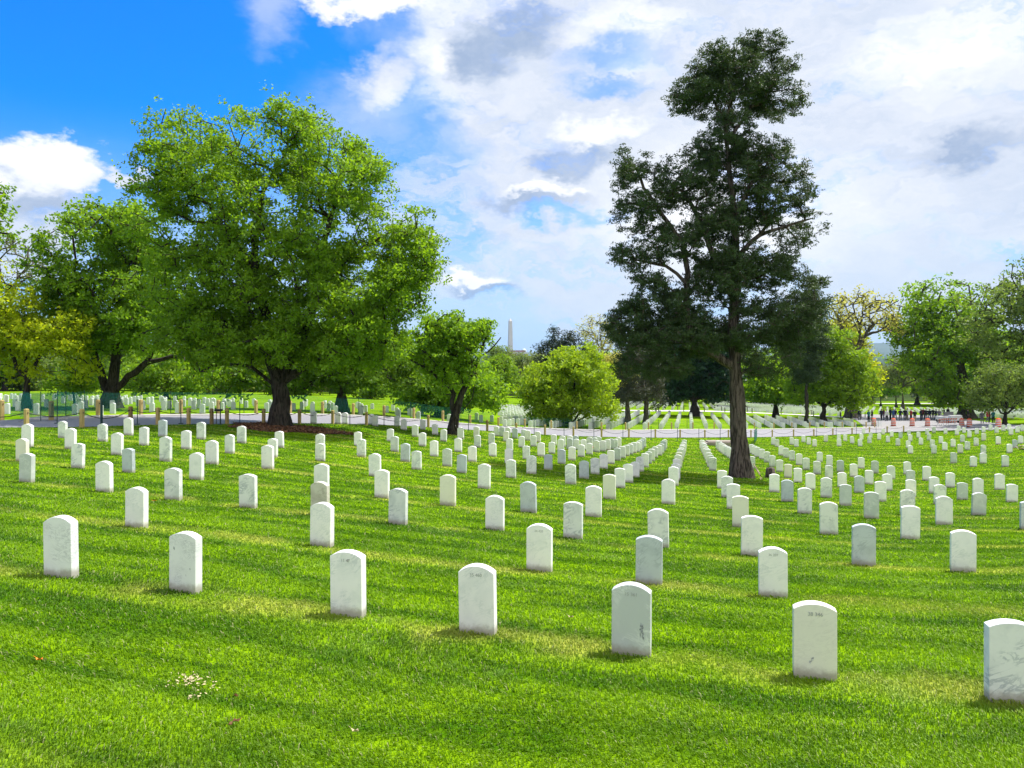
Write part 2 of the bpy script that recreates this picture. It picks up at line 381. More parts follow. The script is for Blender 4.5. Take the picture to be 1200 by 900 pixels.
NE = resample(chaikin(NE, 3), 1.)
RW = 6.2
FE = offset(NE, RW)
CL = offset(NE, RW/2)
path_px = [(700,480),(760,481.5),(815,481.5),(870,483),(930,485.5),(985,488.5),(1030,491)]
PC = [hit(*p) for p in path_px]
for p in PC: p.z = 0
PC = resample(chaikin(PC, 2), 1.5)
jn = [hit(1105,503), hit(1085,496), hit(1060,490), hit(1045,486)]
for p in jn: p.z = 0
JC = resample(chaikin(jn, 2), 1.)
far_px = [(960,472.5),(1040,473),(1120,472.5),(1250,472)]
FC = [hit(*p) for p in far_px]
for p in FC: p.z = 0
FC = resample(chaikin(FC, 2), 3.)
carve = np.zeros_like(GZ)
def carve_strip(P, hw, depth):
    for p in P:
        m = ((GX-p.x)**2+(GY-p.y)**2) < hw*hw
        carve[m] = np.maximum(carve[m], depth)
GZ0 = GZ.copy()
carve_strip(CL, RW/2-.15, .14); carve_strip(PC, 1.8, .12); carve_strip(JC, 7.5, .14); carve_strip(FC, 2.6, .2)
def strip(P, hw, lift, name, mat, nc=8, closed_edge=.0):
    V = []; n = len(P); L = [offset(P, -hw+2*hw*k/nc) for k in range(nc+1)]
    for i in range(n):
        for k in range(nc+1):
            q = L[k][i]; V.append((q.x, q.y, float(gz(q.x, q.y))+lift))
    Fc = []
    for i in range(n-1):
        for k in range(nc):
            a = i*(nc+1)+k; Fc += [a, a+nc+1, a+nc+2, a+1]
    return mesh_np(name, np.array(V), np.array(Fc), [mat], True, nper=4)
def asphalt(name, c1, c2, rough=.75):
    m, nt, out = nmat(name); n = N(nt)
    geo = n.new('ShaderNodeNewGeometry'); p = geo.outputs['Position']
    f = n.noise(p, 30., 4., .7); g = n.noise(p, .5, 4., .6); cr = n.noise(p, 1.4, 6., .7, 1.)
    c = n.mix(g, c1, c2); c = n.mix(n.sstep(f, .3, .8, 0., .35), c, tuple(k*.6 for k in c1))
    c = n.mix(n.sstep(n.math('ABSOLUTE', n.math('SUBTRACT', cr, .5)), 0., .008, .5, 0.), c, tuple(k*.4 for k in c1))
    n.bsdf(out, c, rough, .4, bump=f, bstr=.3, bdist=.01)
    return m
road_mat = asphalt('asphalt', (.21, .205, .225), (.27, .265, .29), .6)
conc_mat = asphalt('concrete', (.55, .53, .52), (.66, .63, .62), .8)
o = add('road', strip(CL, RW/2, .012, 'road', road_mat)); tag(o, kind='structure')
o = add('side_path', strip(PC, 2.0, .012, 'side_path', conc_mat, 6)); tag(o, kind='structure')
o = add('road_junction', strip(JC, 8.0, .02, 'road_junction', asphalt('old_asphalt', (.22,.215,.22), (.27,.26,.27), .7), 16)); tag(o, kind='structure')
o = add('far_path', strip(FC, 3.0, .03, 'far_path', conc_mat, 6)); tag(o, kind='structure')
def kerb(P, off, name):
    m = MB(); A = offset(P, off); B = offset(P, off+.22); V = []; n = len(P)
    for a, b in zip(A, B):
        za = float(gz(a.x, a.y)); zb = float(gz(b.x, b.y))
        V += [(a.x, a.y, za-.25), (a.x, a.y, za+.10), (b.x, b.y, zb+.11), (b.x, b.y, zb-.25)]
    Fc = []
    for i in range(n-1):
        for k in range(3): Fc += [4*i+k, 4*i+4+k, 4*i+5+k, 4*i+1+k]
    o = add(name, mesh_np(name, np.array(V), np.array(Fc), [conc_mat], False, nper=4)); tag(o, kind='structure')
kerb(FE, .0, 'kerb')
lawn_mat = ground_material()
Zc = GZ-carve
V = np.stack([GX.ravel(), GY.ravel(), Zc.ravel()], -1)
ny, nx = GX.shape; idx = np.arange(ny*nx).reshape(ny, nx)
Q = np.stack([idx[:-1, :-1], idx[:-1, 1:], idx[1:, 1:], idx[1:, :-1]], -1).reshape(-1, 4)
o = add('ground', mesh_np('ground', V, Q, [lawn_mat], True, nper=4)); tag(o, kind='structure')

# ------------------------------------------------------------------ grass blades
MULCH_C = tuple(atD(331, 35.4))[:2]
def build_grass():
    nb = 1250000
    D = 2.2*np.exp(rng.random(nb)**1.02*math.log(95/2.2))
    X = (rng.random(nb)*2-1)*(D*.9+2.6)
    Y = D
    keep = np.ones(nb, bool)
    ne = np.array([(p.x, p.y) for p in NE]); o_ = np.argsort(ne[:, 0])
    keep = Y < np.interp(X, ne[o_, 0], ne[o_, 1])-.12
    keep |= (X < 5) & (Y < 20)
    c = np.array([-9.9, 35.3]); c = np.array(MULCH_C)
    keep &= ((X-c[0]-.25)/2.7)**2+((Y-c[1]+.1)/2.0)**2 > 1.
    X, Y, D = X[keep], Y[keep], D[keep]; nb = len(X)
    Z = gz(X, Y)
    h = (.024+.020*rng.random(nb)**1.5)*np.clip(1+.012*D, 1, 1.7)
    # the mower leaves the turf uneven: taller tufts in patches
    h *= .85+.3*(np.sin(X*2.3+Y*1.1)*np.sin(Y*2.9-X*.7)*.5+.5)
    w = np.clip(.0011*D**.8, .0021, .045)*(.7+.6*rng.random(nb))
    a = rng.random(nb)*2*PI; lean = .25+.95*rng.random(nb); la = 2.6+1.3*np.sin(X*1.1+Y*.35)*np.sin(Y*1.7-X*.3)+rng.normal(0, .75, nb)
    tx, ty = np.cos(a), np.sin(a); lx, ly = np.cos(la)*lean, np.sin(la)*lean
    V = np.empty((nb, 5, 3)); 
    V[:, 0, 0] = X-tx*w; V[:, 0, 1] = Y-ty*w; V[:, 0, 2] = Z-.006
    V[:, 1, 0] = X+tx*w; V[:, 1, 1] = Y+ty*w; V[:, 1, 2] = Z-.006
    mx = X+lx*h*.35; my = Y+ly*h*.35; mz = Z+h*.6
    V[:, 2, 0] = mx+tx*w*.8; V[:, 2, 1] = my+ty*w*.8; V[:, 2, 2] = mz
    V[:, 3, 0] = mx-tx*w*.8; V[:, 3, 1] = my-ty*w*.8; V[:, 3, 2] = mz
    V[:, 4, 0] = X+lx*h; V[:, 4, 1] = Y+ly*h; V[:, 4, 2] = Z+h*(1.05-.35*lean)
    b = (np.arange(nb)*5)[:, None]
    L = np.concatenate([b+np.array([[0, 1, 2, 3]]), b+np.array([[3, 2, 4]])], 1).ravel()
    nper = np.tile([4, 3], nb)
    t = np.repeat(rng.random(nb), 5)
    me = mesh_np('grass', V.reshape(-1, 3), L, [blade_material()], False, attr=t, nper=nper)
    o = add('grass', me); tag(o, kind='stuff', cat='grass', label='short mown bright green lawn grass of the foreground slope')
build_grass()
# ------------------------------------------------------------------ headstones
def head_mesh(name, w=.33, h=.62, t=.102, rise=.052, mat=None):
    bm = bmesh.new(); n = 12; pts = []
    pts.append((-w/2, -.14)); pts.append((w/2, -.14))
    for k in range(n+1):
        u = 1-2*k/n; pts.append((u*w/2, h-rise*abs(u)**2.1))
    f = [bm.verts.new((x, -t/2, z)) for x, z in pts]; b = [bm.verts.new((x, t/2, z)) for x, z in pts]
    bm.faces.new(f); bm.faces.new(b[::-1])
    m = len(pts)
    for i in range(m): bm.faces.new((f[(i+1) % m], f[i], b[i], b[(i+1) % m]))
    bm.normal_update()
    bmesh.ops.recalc_face_normals(bm, faces=bm.faces)
    ed = [e for e in bm.edges if len(e.link_faces) == 2 and e.calc_face_angle(0) > .6]
    bmesh.ops.bevel(bm, geom=ed, offset=.007, segments=2, profile=.6, affect='EDGES')
    me = bpy.data.meshes.new(name); bm.to_mesh(me); bm.free(); me.materials.append(mat)
    return me
WHITE = (.87, .86, .86)
TONES = {
 'white': (marble('white_marble', WHITE, (.50, .55, .57), .5), 'white marble'),
 'veined': (marble('veined_marble', (.77, .79, .77), (.36, .40, .43), .8, vscale=2.6), 'grey veined white'),
 'blue': (marble('blue_grey_marble', (.52, .57, .62), (.30, .34, .39), .65, vscale=3.5, tilt=.9), 'blue grey streaked'),
 'cream': (marble('cream_marble', (.77, .76, .66), (.60, .59, .52), .4), 'cream coloured'),
 'tan': (marble('tan_banded_marble', (.60, .58, .50), (.38, .35, .28), .8, vscale=3.2), 'tan banded'),
 'grey': (marble('cloudy_grey_marble', (.50, .54, .53), (.74, .77, .74), .7, vscale=2.5, tilt=-.8), 'cloudy grey'),
 'spotted': (marble('speckled_marble', (.77, .79, .79), (.33, .35, .38), .5, vscale=9., tilt=-.3), 'dark speckled white'),
}
HM = [head_mesh('headstone', .33, .62, .102, .050, TONES['white'][0]), head_mesh('headstone', .325, .62, .10, .040, TONES['white'][0]),
      head_mesh('headstone', .335, .62, .105, .062, TONES['white'][0])]
SPECIAL = [(70,672,'spotted'),(215,688,'spotted'),(408,715,'white'),(560,735,'white'),(740,760,'grey'),(956,790,'cream'),(1187,818,'veined'),
 (761,686,'blue'),(1013,663,'blue'),(632,670,'white'),(671,632,'veined'),(772,642,'veined'),(906,700,'white'),(373,605,'tan'),(541,555,'blue'),
 (682,561,'blue'),(923.7,560,'cream'),(968.6,583.5,'veined'),(466,614,'veined'),(1007.3,578,'blue'),(30,567,'grey'),(488,550.5,'veined'),(1128.5,586.3,'grey'),
 (947,602,'veined'),(1022,608,'grey'),(1055,675,'white'),(642.5,550.8,'blue'),(1067,569,'grey'),(723.5,538,'grey'),(697.5,556,'veined'),(972,627,'veined'),
 (13.3,536,'white'),(290,596,'veined'),(202,586,'veined'),(269,531,'spotted')]
ORD = lambda i: str(i)+('th' if 10 <= i % 100 <= 20 else {1:'st',2:'nd',3:'rd'}.get(i % 10, 'th'))
size_order = np.argsort(-s_h)
st = []
rx_ = s_X*CA - s_D*SA; ry_ = s_X*SA + s_D*CA
row_ = np.maximum(np.round((ry_-6.3)/3.05).astype(int), 0)
FRONT = {}
keep_i = [int(i) for i in size_order[:300]]
rank = {}
for r in set(row_[keep_i]):
    mem = sorted([i for i in keep_i if row_[i] == r], key=lambda i: s_px[i])
    for k, i in enumerate(mem): rank[i] = k+1
# front-row stones get a description of their own
OWN = {(70,672): 'speckled white headstone with broad sunlit side, leftmost of the front row',
 (215,688): 'white headstone with small dark pits, second from the left in the front row',
 (408,715): 'white headstone with brown fleck near its top, third in the front row',
 (560,735): 'clean pale headstone with small faint number, fourth in the front row',
 (740,760): 'cloudy grey headstone with a dark vertical stain, fifth in the front row',
 (956,790): 'large creamy white headstone with grey scuffs, nearest whole stone at lower right',
 (1187,818): 'veined white headstone cut off by the right edge of the photo',
 (761,686): 'blue grey headstone with slanting veins directly behind the stained grey one',
 (1013,663): 'dark blue grey mottled headstone standing between whiter stones at right',
 (373,605): 'tan banded headstone standing between two white ones in a close file'}
stone_objs = {}
for i in keep_i:
    p = (s_px[i], s_py[i]); tone = None
    for a, b, t in SPECIAL:
        if abs(a-p[0]) < 4.5 and abs(b-p[1]) < 4.5: tone = t
    if tone is None:
        u = rnd.random(); tone = 'white' if u < .62 else 'veined' if u < .88 else 'cream' if u < .91 else 'grey' if u < .95 else 'blue'
    mat, word = TONES[tone]
    me = HM[rnd.randrange(3)]
    o = add('headstone', me)
    X, Y = float(s_X[i]), float(s_D[i]); big = s_h[i] > 45
    hs = s_h[i]/F*s_D[i]/HST; hs = min(1.12, max(.9, hs)) if s_h[i] > 20 else rnd.uniform(.95, 1.05)
    o.location = (X, Y+.03, float(gz(X, Y+.03)))
    o.scale = (hs**.6, 1, hs)
    o.rotation_euler = (rnd.gauss(0, .010), rnd.gauss(0, .010), -math.radians(15.5)+rnd.gauss(0, .035))
    o.material_slots[0].link = 'OBJECT'; o.material_slots[0].material = mat
    own = [t for (a, b), t in OWN.items() if abs(a-p[0]) < 5 and abs(b-p[1]) < 5]
    size = 'small ' if s_h[i] < 14 else ''
    lab = own[0] if own else f"{size}{word} headstone, {ORD(rank[i])} from the left in the {ORD(row_[i]+1)} row from the front"
    tag(o, lab, 'headstone', 'white headstones standing in rows on the lawn')
    stone_objs[i] = o
def stone_at(px, py):
    i = min(stone_objs, key=lambda i: (s_px[i]-px)**2+(s_py[i]-py)**2); return stone_objs[i]
# faint engraved section numbers near the top of the nearest stones
eng = flat_mat('engraved_shadow', (.36, .38, .37), .8)
for (px, py), txt in {(560,735): '35 460', (740,760): '15 361', (956,790): '38 346', (632,670): '34 420', (408,715): '11 47', (906,700): '36 207'}.items():
    so = stone_at(px, py)
    cu = bpy.data.curves.new('number', 'FONT'); cu.body = txt; cu.size = .042; cu.align_x = 'CENTER'; cu.extrude = .0006
    to = bpy.data.objects.new('tmp', cu); COL.objects.link(to)
    bpy.context.view_layer.update()
    me = bpy.data.meshes.new_from_object(to.evaluated_get(bpy.context.evaluated_depsgraph_get()))
    bpy.data.objects.remove(to)
    me.name = 'engraved_number'; me.materials.clear(); me.materials.append(eng)
    t = add('engraved_number', me, so, (0, -.0538, .525)); t.rotation_euler = (PI/2, 0, 0)

# stains and flecks on some of the nearest stones
stain_m = flat_mat('dark_stain', (.27, .29, .31), .8, .5, 60.)
fleck_m = flat_mat('brown_fleck', (.16, .09, .07), .8, .4, 60.)
def mark(px, py, mat, x0, z0, w, h, n=9, name='stain', slant=0.):
    so = stone_at(px, py); m = MB()
    for k in range(n):
        x = x0+rnd.gauss(0, w*.3)+slant*(k/n-.5); z = z0+(k/n-.5)*h+rnd.gauss(0, h*.05); r = w*rnd.uniform(.25, .6)
        K = 7; P = [(x+r*rnd.uniform(.5, 1)*math.cos(2*PI*j/K), -.0532-.00012*k, z+r*rnd.uniform(.9, 2.)*math.sin(2*PI*j/K)) for j in range(K)]
        m.poly(P, [tuple(range(K))])
    m.build(name, mat, so)
mark(740, 760, stain_m, .095, .24, .020, .12, n=14, slant=-.015)
mark(740, 760, stain_m, .085, .20, .014, .05, n=6)
mark(408, 715, fleck_m, .03, .545, .007, .03, 5, 'fleck', .02)
mark(956, 790, flat_mat('grey_scuff', (.50, .51, .51), .8, .5, 60.), -.03, .16, .016, .05, 7, 'scuff', .04)
mark(215, 688, stain_m, -.10, .46, .012, .02, 4, 'pit'); mark(215, 688, stain_m, .10, .26, .010, .02, 3, 'pit'); mark(215, 688, stain_m, .05, .19, .007, .02, 3, 'pit')

# ------------------------------------------------------------------ farther graves as one mass
def far_graves():
    P = []
    def ok_road(x, y):
        for L, w in ((CL, 4.6), (PC, 3.2), (JC, 9.), (FC, 4.5)):
            for p in L[::2]:
                if (p.x-x)**2+(p.y-y)**2 < w*w: return False
        return True
    fe = [(p.x, p.y) for p in FE]
    def beyond(x, y):
        """on the far side of the main road"""
        b = None
        for i in range(len(fe)-1):
            if fe[i][0] <= x <= fe[i+1][0] or fe[i+1][0] <= x <= fe[i][0]: b = max(b or 0, (fe[i][1]+fe[i+1][1])/2)
        return b is None or y > b+.8
    def grid(a, u0, v0, du, dv, x0, x1, y0, y1, test, drop=.0, jit=.03):
        ca, sa = math.cos(a), math.sin(a)
        for i in range(int(x0/du), int(x1/du)+1):
            for j in range(int(y0/dv), int(y1/dv)+1):
                u = u0+i*du; v = v0+j*dv
                X = u*ca+v*sa; Y = -u*sa+v*ca
                if Y < 20: continue
                px = CX+F*X/Y
                if not (-90 < px < 1290) or not test(px, X, Y): continue
                if rnd.random() < drop or not beyond(X, Y) or not ok_road(X, Y): continue
                P.append((X+rnd.gauss(0, jit), Y+rnd.gauss(0, jit), a))
    pathy = lambda X: min(PC, key=lambda p: abs(p.x-X)).y
    # fan of rows straight behind the cedar
    grid(AXIS, .4, 0, 1.5, 1.55, -60, 60, 40, 112, lambda px, X, Y: 585 < px < 1005 and Y < (pathy(X)-2.5 if px > 740 else 118))
    grid(AXIS+.02, 0, 1.3, 1.9, 3.05, -90, 10, 30, 100, lambda px, X, Y: px < 592 and Y < 82-.02*abs(px), .28, .25)
    grid(math.atan(440/867), 0, 0, 1.5, 1.9, -60, 60, 105, 215, lambda px, X, Y: px > 838 and Y > pathy(X)+3 and Y < 205)
    grid(AXIS, .4, 0, 1.5, 1.9, -60, 60, 115, 190, lambda px, X, Y: 700 < px < 850 and Y > pathy(X)+3 and Y < 168, .1)
    n = len(P)
    prof = [(-.165, 0), (.165, 0), (.165, .575), (.09, .612), (0, .622), (-.09, .612), (-.165, .575)]
    b = np.array([(x, -.05, z) for x, z in prof]+[(x, .05, z) for x, z in prof]); m = len(prof)
    faces = [list(range(m)), [m+k for k in range(m)][::-1]]+[[(i+1) % m, i, m+i, m+(i+1) % m] for i in range(m)]
    fl = np.array([k for f in faces for k in f]); fn = np.array([len(f) for f in faces])
    A = np.array(P); Z = gz(A[:, 0], A[:, 1])
    s = .92+.16*rng.random(n); ca, sa = np.cos(-A[:, 2]-.03), np.sin(-A[:, 2]-.03)
    V = np.empty((n, 2*m, 3))
    V[:, :, 0] = A[:, 0, None]+b[None, :, 0]*ca[:, None]-b[None, :, 1]*sa[:, None]
    V[:, :, 1] = A[:, 1, None]+b[None, :, 0]*sa[:, None]+b[None, :, 1]*ca[:, None]
    V[:, :, 2] = Z[:, None]-.05+b[None, :, 2]*s[:, None]+.02
    L = (np.arange(n)[:, None]*2*m+fl[None]).ravel()
    m_, nt, out = nmat('weathered_marble'); q = N(nt)
    at = q.new('ShaderNodeAttribute', attribute_name='tint')
    q.bsdf(out, q.mix(at.outputs['Fac'], (.66, .67, .69), (.83, .83, .84)), .65)
    me = mesh_np('distant_headstones', V.reshape(-1, 3), L, [m_], False, attr=np.repeat(rng.random(n), 2*m), nper=np.tile(fn, n))
    o = add('distant_headstones', me)
    tag(o, 'countless small white headstones fanning out in rows beyond the road', 'headstones', kind='stuff')
    print('far graves', n)
far_graves()

# ------------------------------------------------------------------ road posts, chains, netting
def wood_mat(name, c):
    m, nt, out = nmat(name); n = N(nt)
    tc = n.new('ShaderNodeTexCoord'); oi = n.new('ShaderNodeObjectInfo')
    v = n.vmath('ADD', n.vmath('MULTIPLY', tc.outputs['Object'], (1, 1, .08)), n.comb(n.math('MULTIPLY', oi.outputs['Random'], 30.), 0., 0.))
    f = n.noise(v, 40., 4., .6, .4)
    cc = n.mix(n.sstep(f, .35, .68), tuple(k*.72 for k in c), c)
    cc = n.mix(n.math('MULTIPLY', oi.outputs['Random'], .35), cc, tuple(k*.6 for k in c))
    n.bsdf(out, cc, .8, .2, bump=f, bstr=.3, bdist=.004); return m
post_wood = wood_mat('new_pine', (.50, .38, .16)); post_dark = wood_mat('weathered_pine', (.28, .20, .09))
iron = flat_mat('black_iron', (.02, .022, .025), .5, metal=.3)
green_metal = flat_mat('green_steel', (.012, .045, .045), .5)
def make_post(h=.78, s=.13, mat=post_wood, label=''):
    root = empty('wooden_post', (0, 0, 0))
    m = MB(); a = s/2
    P = [(-a,-a,-.1),(a,-a,-.1),(a,a,-.1),(-a,a,-.1),(-a,-a,h-.03),(a,-a,h-.03),(a,a,h-.03),(-a,a,h-.03)]
    k = a*.62; P += [(-k,-k,h),(k,-k,h),(k,k,h),(-k,k,h)]
    m.poly(P, [(0,1,5,4),(1,2,6,5),(2,3,7,6),(3,0,4,7),(4,5,9,8),(5,6,10,9),(6,7,11,10),(7,4,8,11),(8,9,10,11),(3,2,1,0)])
    m.build('shaft', mat, root)
    c = MB(); c.tube([(-a-.02, 0, h-.16), (a+.02, 0, h-.16)], .022, 8); c.build('chain_bracket', iron, root)
    return root
def copy_tree(o, parent=None):
    c = o.copy(); COL.objects.link(c); c.parent = parent
    for ch in o.children: copy_tree(ch, c)
    return c
P1 = make_post(); P2 = make_post(mat=post_dark); used = [False, False]
def place_post(loc, kind, label, group, s=1., rz=0.):
    src = (P1, P2)[kind]
    o = src if not used[kind] else copy_tree(src); used[kind] = True
    o.location = loc; o.rotation_euler = (0, 0, rz); o.scale = (s, s, s); tag(o, label, 'post', group); return o
near_posts = [(-52,501.5),(31,498.5),(96,501.3),(153,494),(185,497.5),(221,496),(248,496.8),(266,496.6),(309,497),(351,497),(390,497),(429.5,497.5),(502,500.3),(571,505),(605,507.3),(638.6,509.5),(672,511),(705,512),(737,512.5),
  (768,513),(797,513),(826,513),(853.6,512.7),(880,512.2),(905,512),(930,511.5),(953.7,510.5),(976,509.7),(998.5,508.7),(1019,507.6),(1039.6,506.6),(1059,505.6)]
prevp = None; allnear = []
for k, (px, py) in enumerate(near_posts):
    q = hit(px, py); inner = k in (3, 6, 13)
    # keep the posts on the verge just outside the asphalt
    j = min(range(len(NE)), key=lambda j: (NE[j].x-q.x)**2+(NE[j].y-q.y)**2)
    t = offset(NE, -.45)[j]; D = t.y; X = (px-CX)/F*D
    q = Vector((X, D, float(gz(X, D))))
    o = place_post(q-Vector((0, 0, .02)), 1 if inner else 0, f"{'weathered brown' if inner else 'yellow'} wooden post with chain, {ORD(k+1)} from the left on the near road edge", 'wooden posts along the near road edge', 1. if k < 14 else .95, -.3)
    allnear.append(q)
iron_chain = iron
def chain(a, b, sag, label, r=.016):
    pts = []; L = (b-a).length; n = max(10, int(L/.12))
    for i in range(n+1):
        t = i/n; p = a.lerp(b, t); p.z -= sag*4*t*(1-t); pts.append(p-a)
    m = MB(); m.tube(pts, [r*(1.25 if i % 2 else .75) for i in range(n+1)], 5)
    o = m.build('chain', iron_chain, None, a); tag(o, label, 'chain', 'dark chains hanging between the roadside posts'); return o
for k in range(len(allnear)-1):
    a, b = allnear[k].copy(), allnear[k+1].copy()
    if k == 2 or k == 3 or k == 5 or k == 6: pass
    a.z += .62; b.z += .62
    chain(a, b, min(.32, .09*(b-a).length), f"dark sagging chain in the {ORD(k+1)} gap from the left on the near road edge", .017 if k < 12 else .012)
far_posts = [(-50,484.5),(2,484.8),(60,484.8),(115,484.8),(165,484.6),(212,484.6),(256,485),(300,485.5),(340,486),(378,487),(414,488.3),(450,490),(485,491.2),(519,494),(551,496),(584,498),(615,500.2),(646,501.3),(676,502.4),(705,503.3),(733,504.3),
  (760,505),(787,505.4),(812,505.6),(837,505.4),(862,505.2),(884,505),(907,504.6),(928,504.3),(949,504.2),(966,504.1),(987,504),(1001.6,504),(1015,503.6),(1025,503.2)]
for k, (px, py) in enumerate(far_posts):
    q = hit(px, py); j = min(range(len(FE)), key=lambda j: (FE[j].x-q.x)**2+(FE[j].y-q.y)**2)
    # intersect the pixel's sight line direction with the verge line
    best = None; V2 = offset(FE, .7)
    j = min(range(len(V2)), key=lambda j: abs(CX+F*V2[j].x/V2[j].y-px)); t = V2[j]
    D = t.y; X = (px-CX)/F*D
    place_post(Vector((X, D, float(gz(X, D))-.02)), 0, f"yellow wooden post, {ORD(k+1)} from the left on the far road edge", 'wooden posts along the far road edge', 1.16 if k < 14 else 1.0, -.3)
# small dark posts along the side path
sp = MB(); spm = None
V3 = [offset(PC, 2.5), offset(PC, -2.5)]
cnt = 0
dk = MB(); dk.lathe([(.075, -.05), (.075, .72), (.09, .74), (.06, .84), (.0, .86)], n=8)
d0 = None
for s_, L in enumerate(V3):
    last = None; cnt = 0
    for p in L:
        if last is not None and (p-last).length < 4.2: continue
        last = p.copy(); cnt += 1
        z = float(gz(p.x, p.y))
        if d0 is None: o = d0 = dk.build('path_bollard', wood_mat('old_dark_wood', (.14, .11, .08)), None, (p.x, p.y, z))
        else:
            o = d0.copy(); COL.objects.link(o); o.location = (p.x, p.y, z)
        tag(o, f"dark bollard, {ORD(cnt)} from the left along the {'far' if s_ == 0 else 'near'} edge of the pale side path", 'bollard', 'dark bollards along the pale side path')
# thin steel stakes on the near verge
stakes = [(67,493),(161,498),(212,497),(258,497.2),(281,497.3),(410,497.6),(450,498.6),(549,504.5),(626,509.6),(661,511.5),(696,512.6),(730,514),(763,515.5),(794,517),(819,517.5),(844,517),(957,511.5),(980,510),(1003.6,509),(1026.7,508)]
stk = MB(); stk.tube([(0, 0, -.1), (0, 0, 1.1)], .02, 6); stk.box((0, 0, .03), (.16, .16, .03)); k0 = None
for k, (px, py) in enumerate(stakes):
    q = hit(px, py)
    jn_ = min(range(len(NE)), key=lambda j: (NE[j].x-q.x)**2+(NE[j].y-q.y)**2)
    if (Vector((q.x, q.y, 0))-CL[jn_]).length < RW/2+.15:
        t = offset(NE, -.25)[jn_]; D = t.y; q = Vector(((px-CX)/F*D, D, float(gz((px-CX)/F*D, D))))
    if k0 is None: o = k0 = stk.build('fence_stake', green_metal, None, q)
    else: o = k0.copy(); COL.objects.link(o); o.location = q
    tag(o, f"thin dark steel stake, {ORD(k+1)} from the left on the near road verge", 'stake', 'thin steel stakes on the near verge')
q = hit(122, 498); q = Vector((q.x, q.y-.2, q.z))
m = MB(); m.lathe([(.05, -.1), (.05, 1.08), (.02, 1.14)], n=10); m.box((0, 0, .02), (.2, .2, .04))
tag(m.build('steel_pole', green_metal, None, q), 'thick dark green steel pole standing before the road at left', 'pole')
# black information stand behind the left posts
q = hit(256, 497)
r = empty('information_stand', q); tag(r, 'black information stand on two thin legs beside the road posts', 'stand')
for s_ in (-.1, .1):
    m = MB(); m.tube([(s_, 0, -.05), (s_, 0, .62)], .018, 6); m.build('leg', iron, r)
m = MB(); m.box((0, 0, .66), (.32, .22, .10)); m.build('panel', iron, r)

def net_mat(name, a):
    m, nt, out = nmat(name); n = N(nt)
    tc = n.new('ShaderNodeTexCoord')
    geo = n.new('ShaderNodeNewGeometry')
    f = n.noise(geo.outputs['Position'], 1.2, 3.)
    x, y, z = n.xyz(geo.outputs['Position'])
    wx = n.math('ABSOLUTE', n.math('SINE', n.math('MULTIPLY', n.math('ADD', x, n.math('MULTIPLY', y, .5)), 60.)))
    wz = n.math('ABSOLUTE', n.math('SINE', n.math('MULTIPLY', z, 60.)))
    g = n.math('GREATER_THAN', n.math('MAXIMUM', wx, wz), .88)
    al = n.math('ADD', n.math('MULTIPLY', g, a), n.sstep(f, .3, .8, a*.10, a*.5))
    d = n.new('ShaderNodeBsdfDiffuse'); n.setin(d.inputs[0], (.03, .22, .19))
    t2 = n.new('ShaderNodeBsdfTranslucent'); n.setin(t2.inputs[0], (.04, .26, .22))
    m0 = n.new('ShaderNodeMixShader'); m0.inputs[0].default_value = .4; n.link(d.outputs[0], m0.inputs[1]); n.link(t2.outputs[0], m0.inputs[2])
    t = n.new('ShaderNodeBsdfTransparent')
    mx = n.new('ShaderNodeMixShader'); n.link(al, mx.inputs[0]); n.link(t.outputs[0], mx.inputs[1]); n.link(m0.outputs[0], mx.inputs[2])
    n.link(mx.outputs[0], out.inputs['Surface']); return m
def net_fence(P, h, label, mat, stepn=4.5, sagm=.16):
    a = P[0]; root = empty('netting_fence', (a.x, a.y, float(gz(a.x, a.y)))); o0 = Vector(root.location)
    tag(root, label, 'fence'); posts = resample(P, stepn); last = None
    for p in posts:
        z = float(gz(p.x, p.y)); m = MB(); m.tube([(0, 0, -.1), (0, 0, h+.04)], .02, 6)
        if last is None: o = last = m.build('stake', green_metal, root, Vector((p.x, p.y, z))-o0)
        else: o = last.copy(); COL.objects.link(o); o.location = Vector((p.x, p.y, z))-o0
    V = []; Q = resample(P, stepn/10); n = len(Q); nz = 8
    for i, p in enumerate(Q):
        z = float(gz(p.x, p.y)); t = (i % 10)/10
        top = h-sagm*4*t*(1-t)*(.6+.8*mnoise.noise(p*.13)); bot = .16+.1*mnoise.noise(p*.3)
        w = .05*math.sin(i*1.3)
        for k in range(nz+1):
            u = k/nz; V.append((p.x-o0.x, p.y-o0.y+w*math.sin(u*3.1)+.05*mnoise.noise(Vector((p.x, p.y, u*3))), z-o0.z+bot+(top-bot)*u))
    Fc = []
    for i in range(n-1):
        for k in range(nz): A = i*(nz+1)+k; Fc += [A, A+nz+1, A+nz+2, A+1]
    add('netting', mesh_np('netting', np.array(V), np.array(Fc), [mat], True, nper=4), root)
V2 = offset(FE, 1.25)
pxs = [CX+F*p.x/p.y if p.y > 1 else -999 for p in V2]
seg1 = [p for p, x in zip(V2, pxs) if -110 < x < 592]; seg2 = [p for p, x in zip(V2, pxs) if 596 < x < 1040]
net_fence(seg1, 1.28, 'sagging green netting fence on thin stakes along the far road edge at left', net_mat('green_netting', .27))
net_fence(seg2, .95, 'faint low green netting fence along the far road edge behind the cedar', net_mat('thin_netting', .16))
a = hit(884, 520.5); b = hit(889, 513)
if (b-a).length > 6: b = a+(b-a).normalized()*6
net_fence([Vector((a.x, a.y, 0)), Vector((a.x*.5+b.x*.5, a.y*.5+b.y*.5, 0)), Vector((b.x, b.y, 0))], 1.15, 'short green netting panel seen end on just right of the cedar trunk', net_mat('dense_netting', .9), 2., .05)
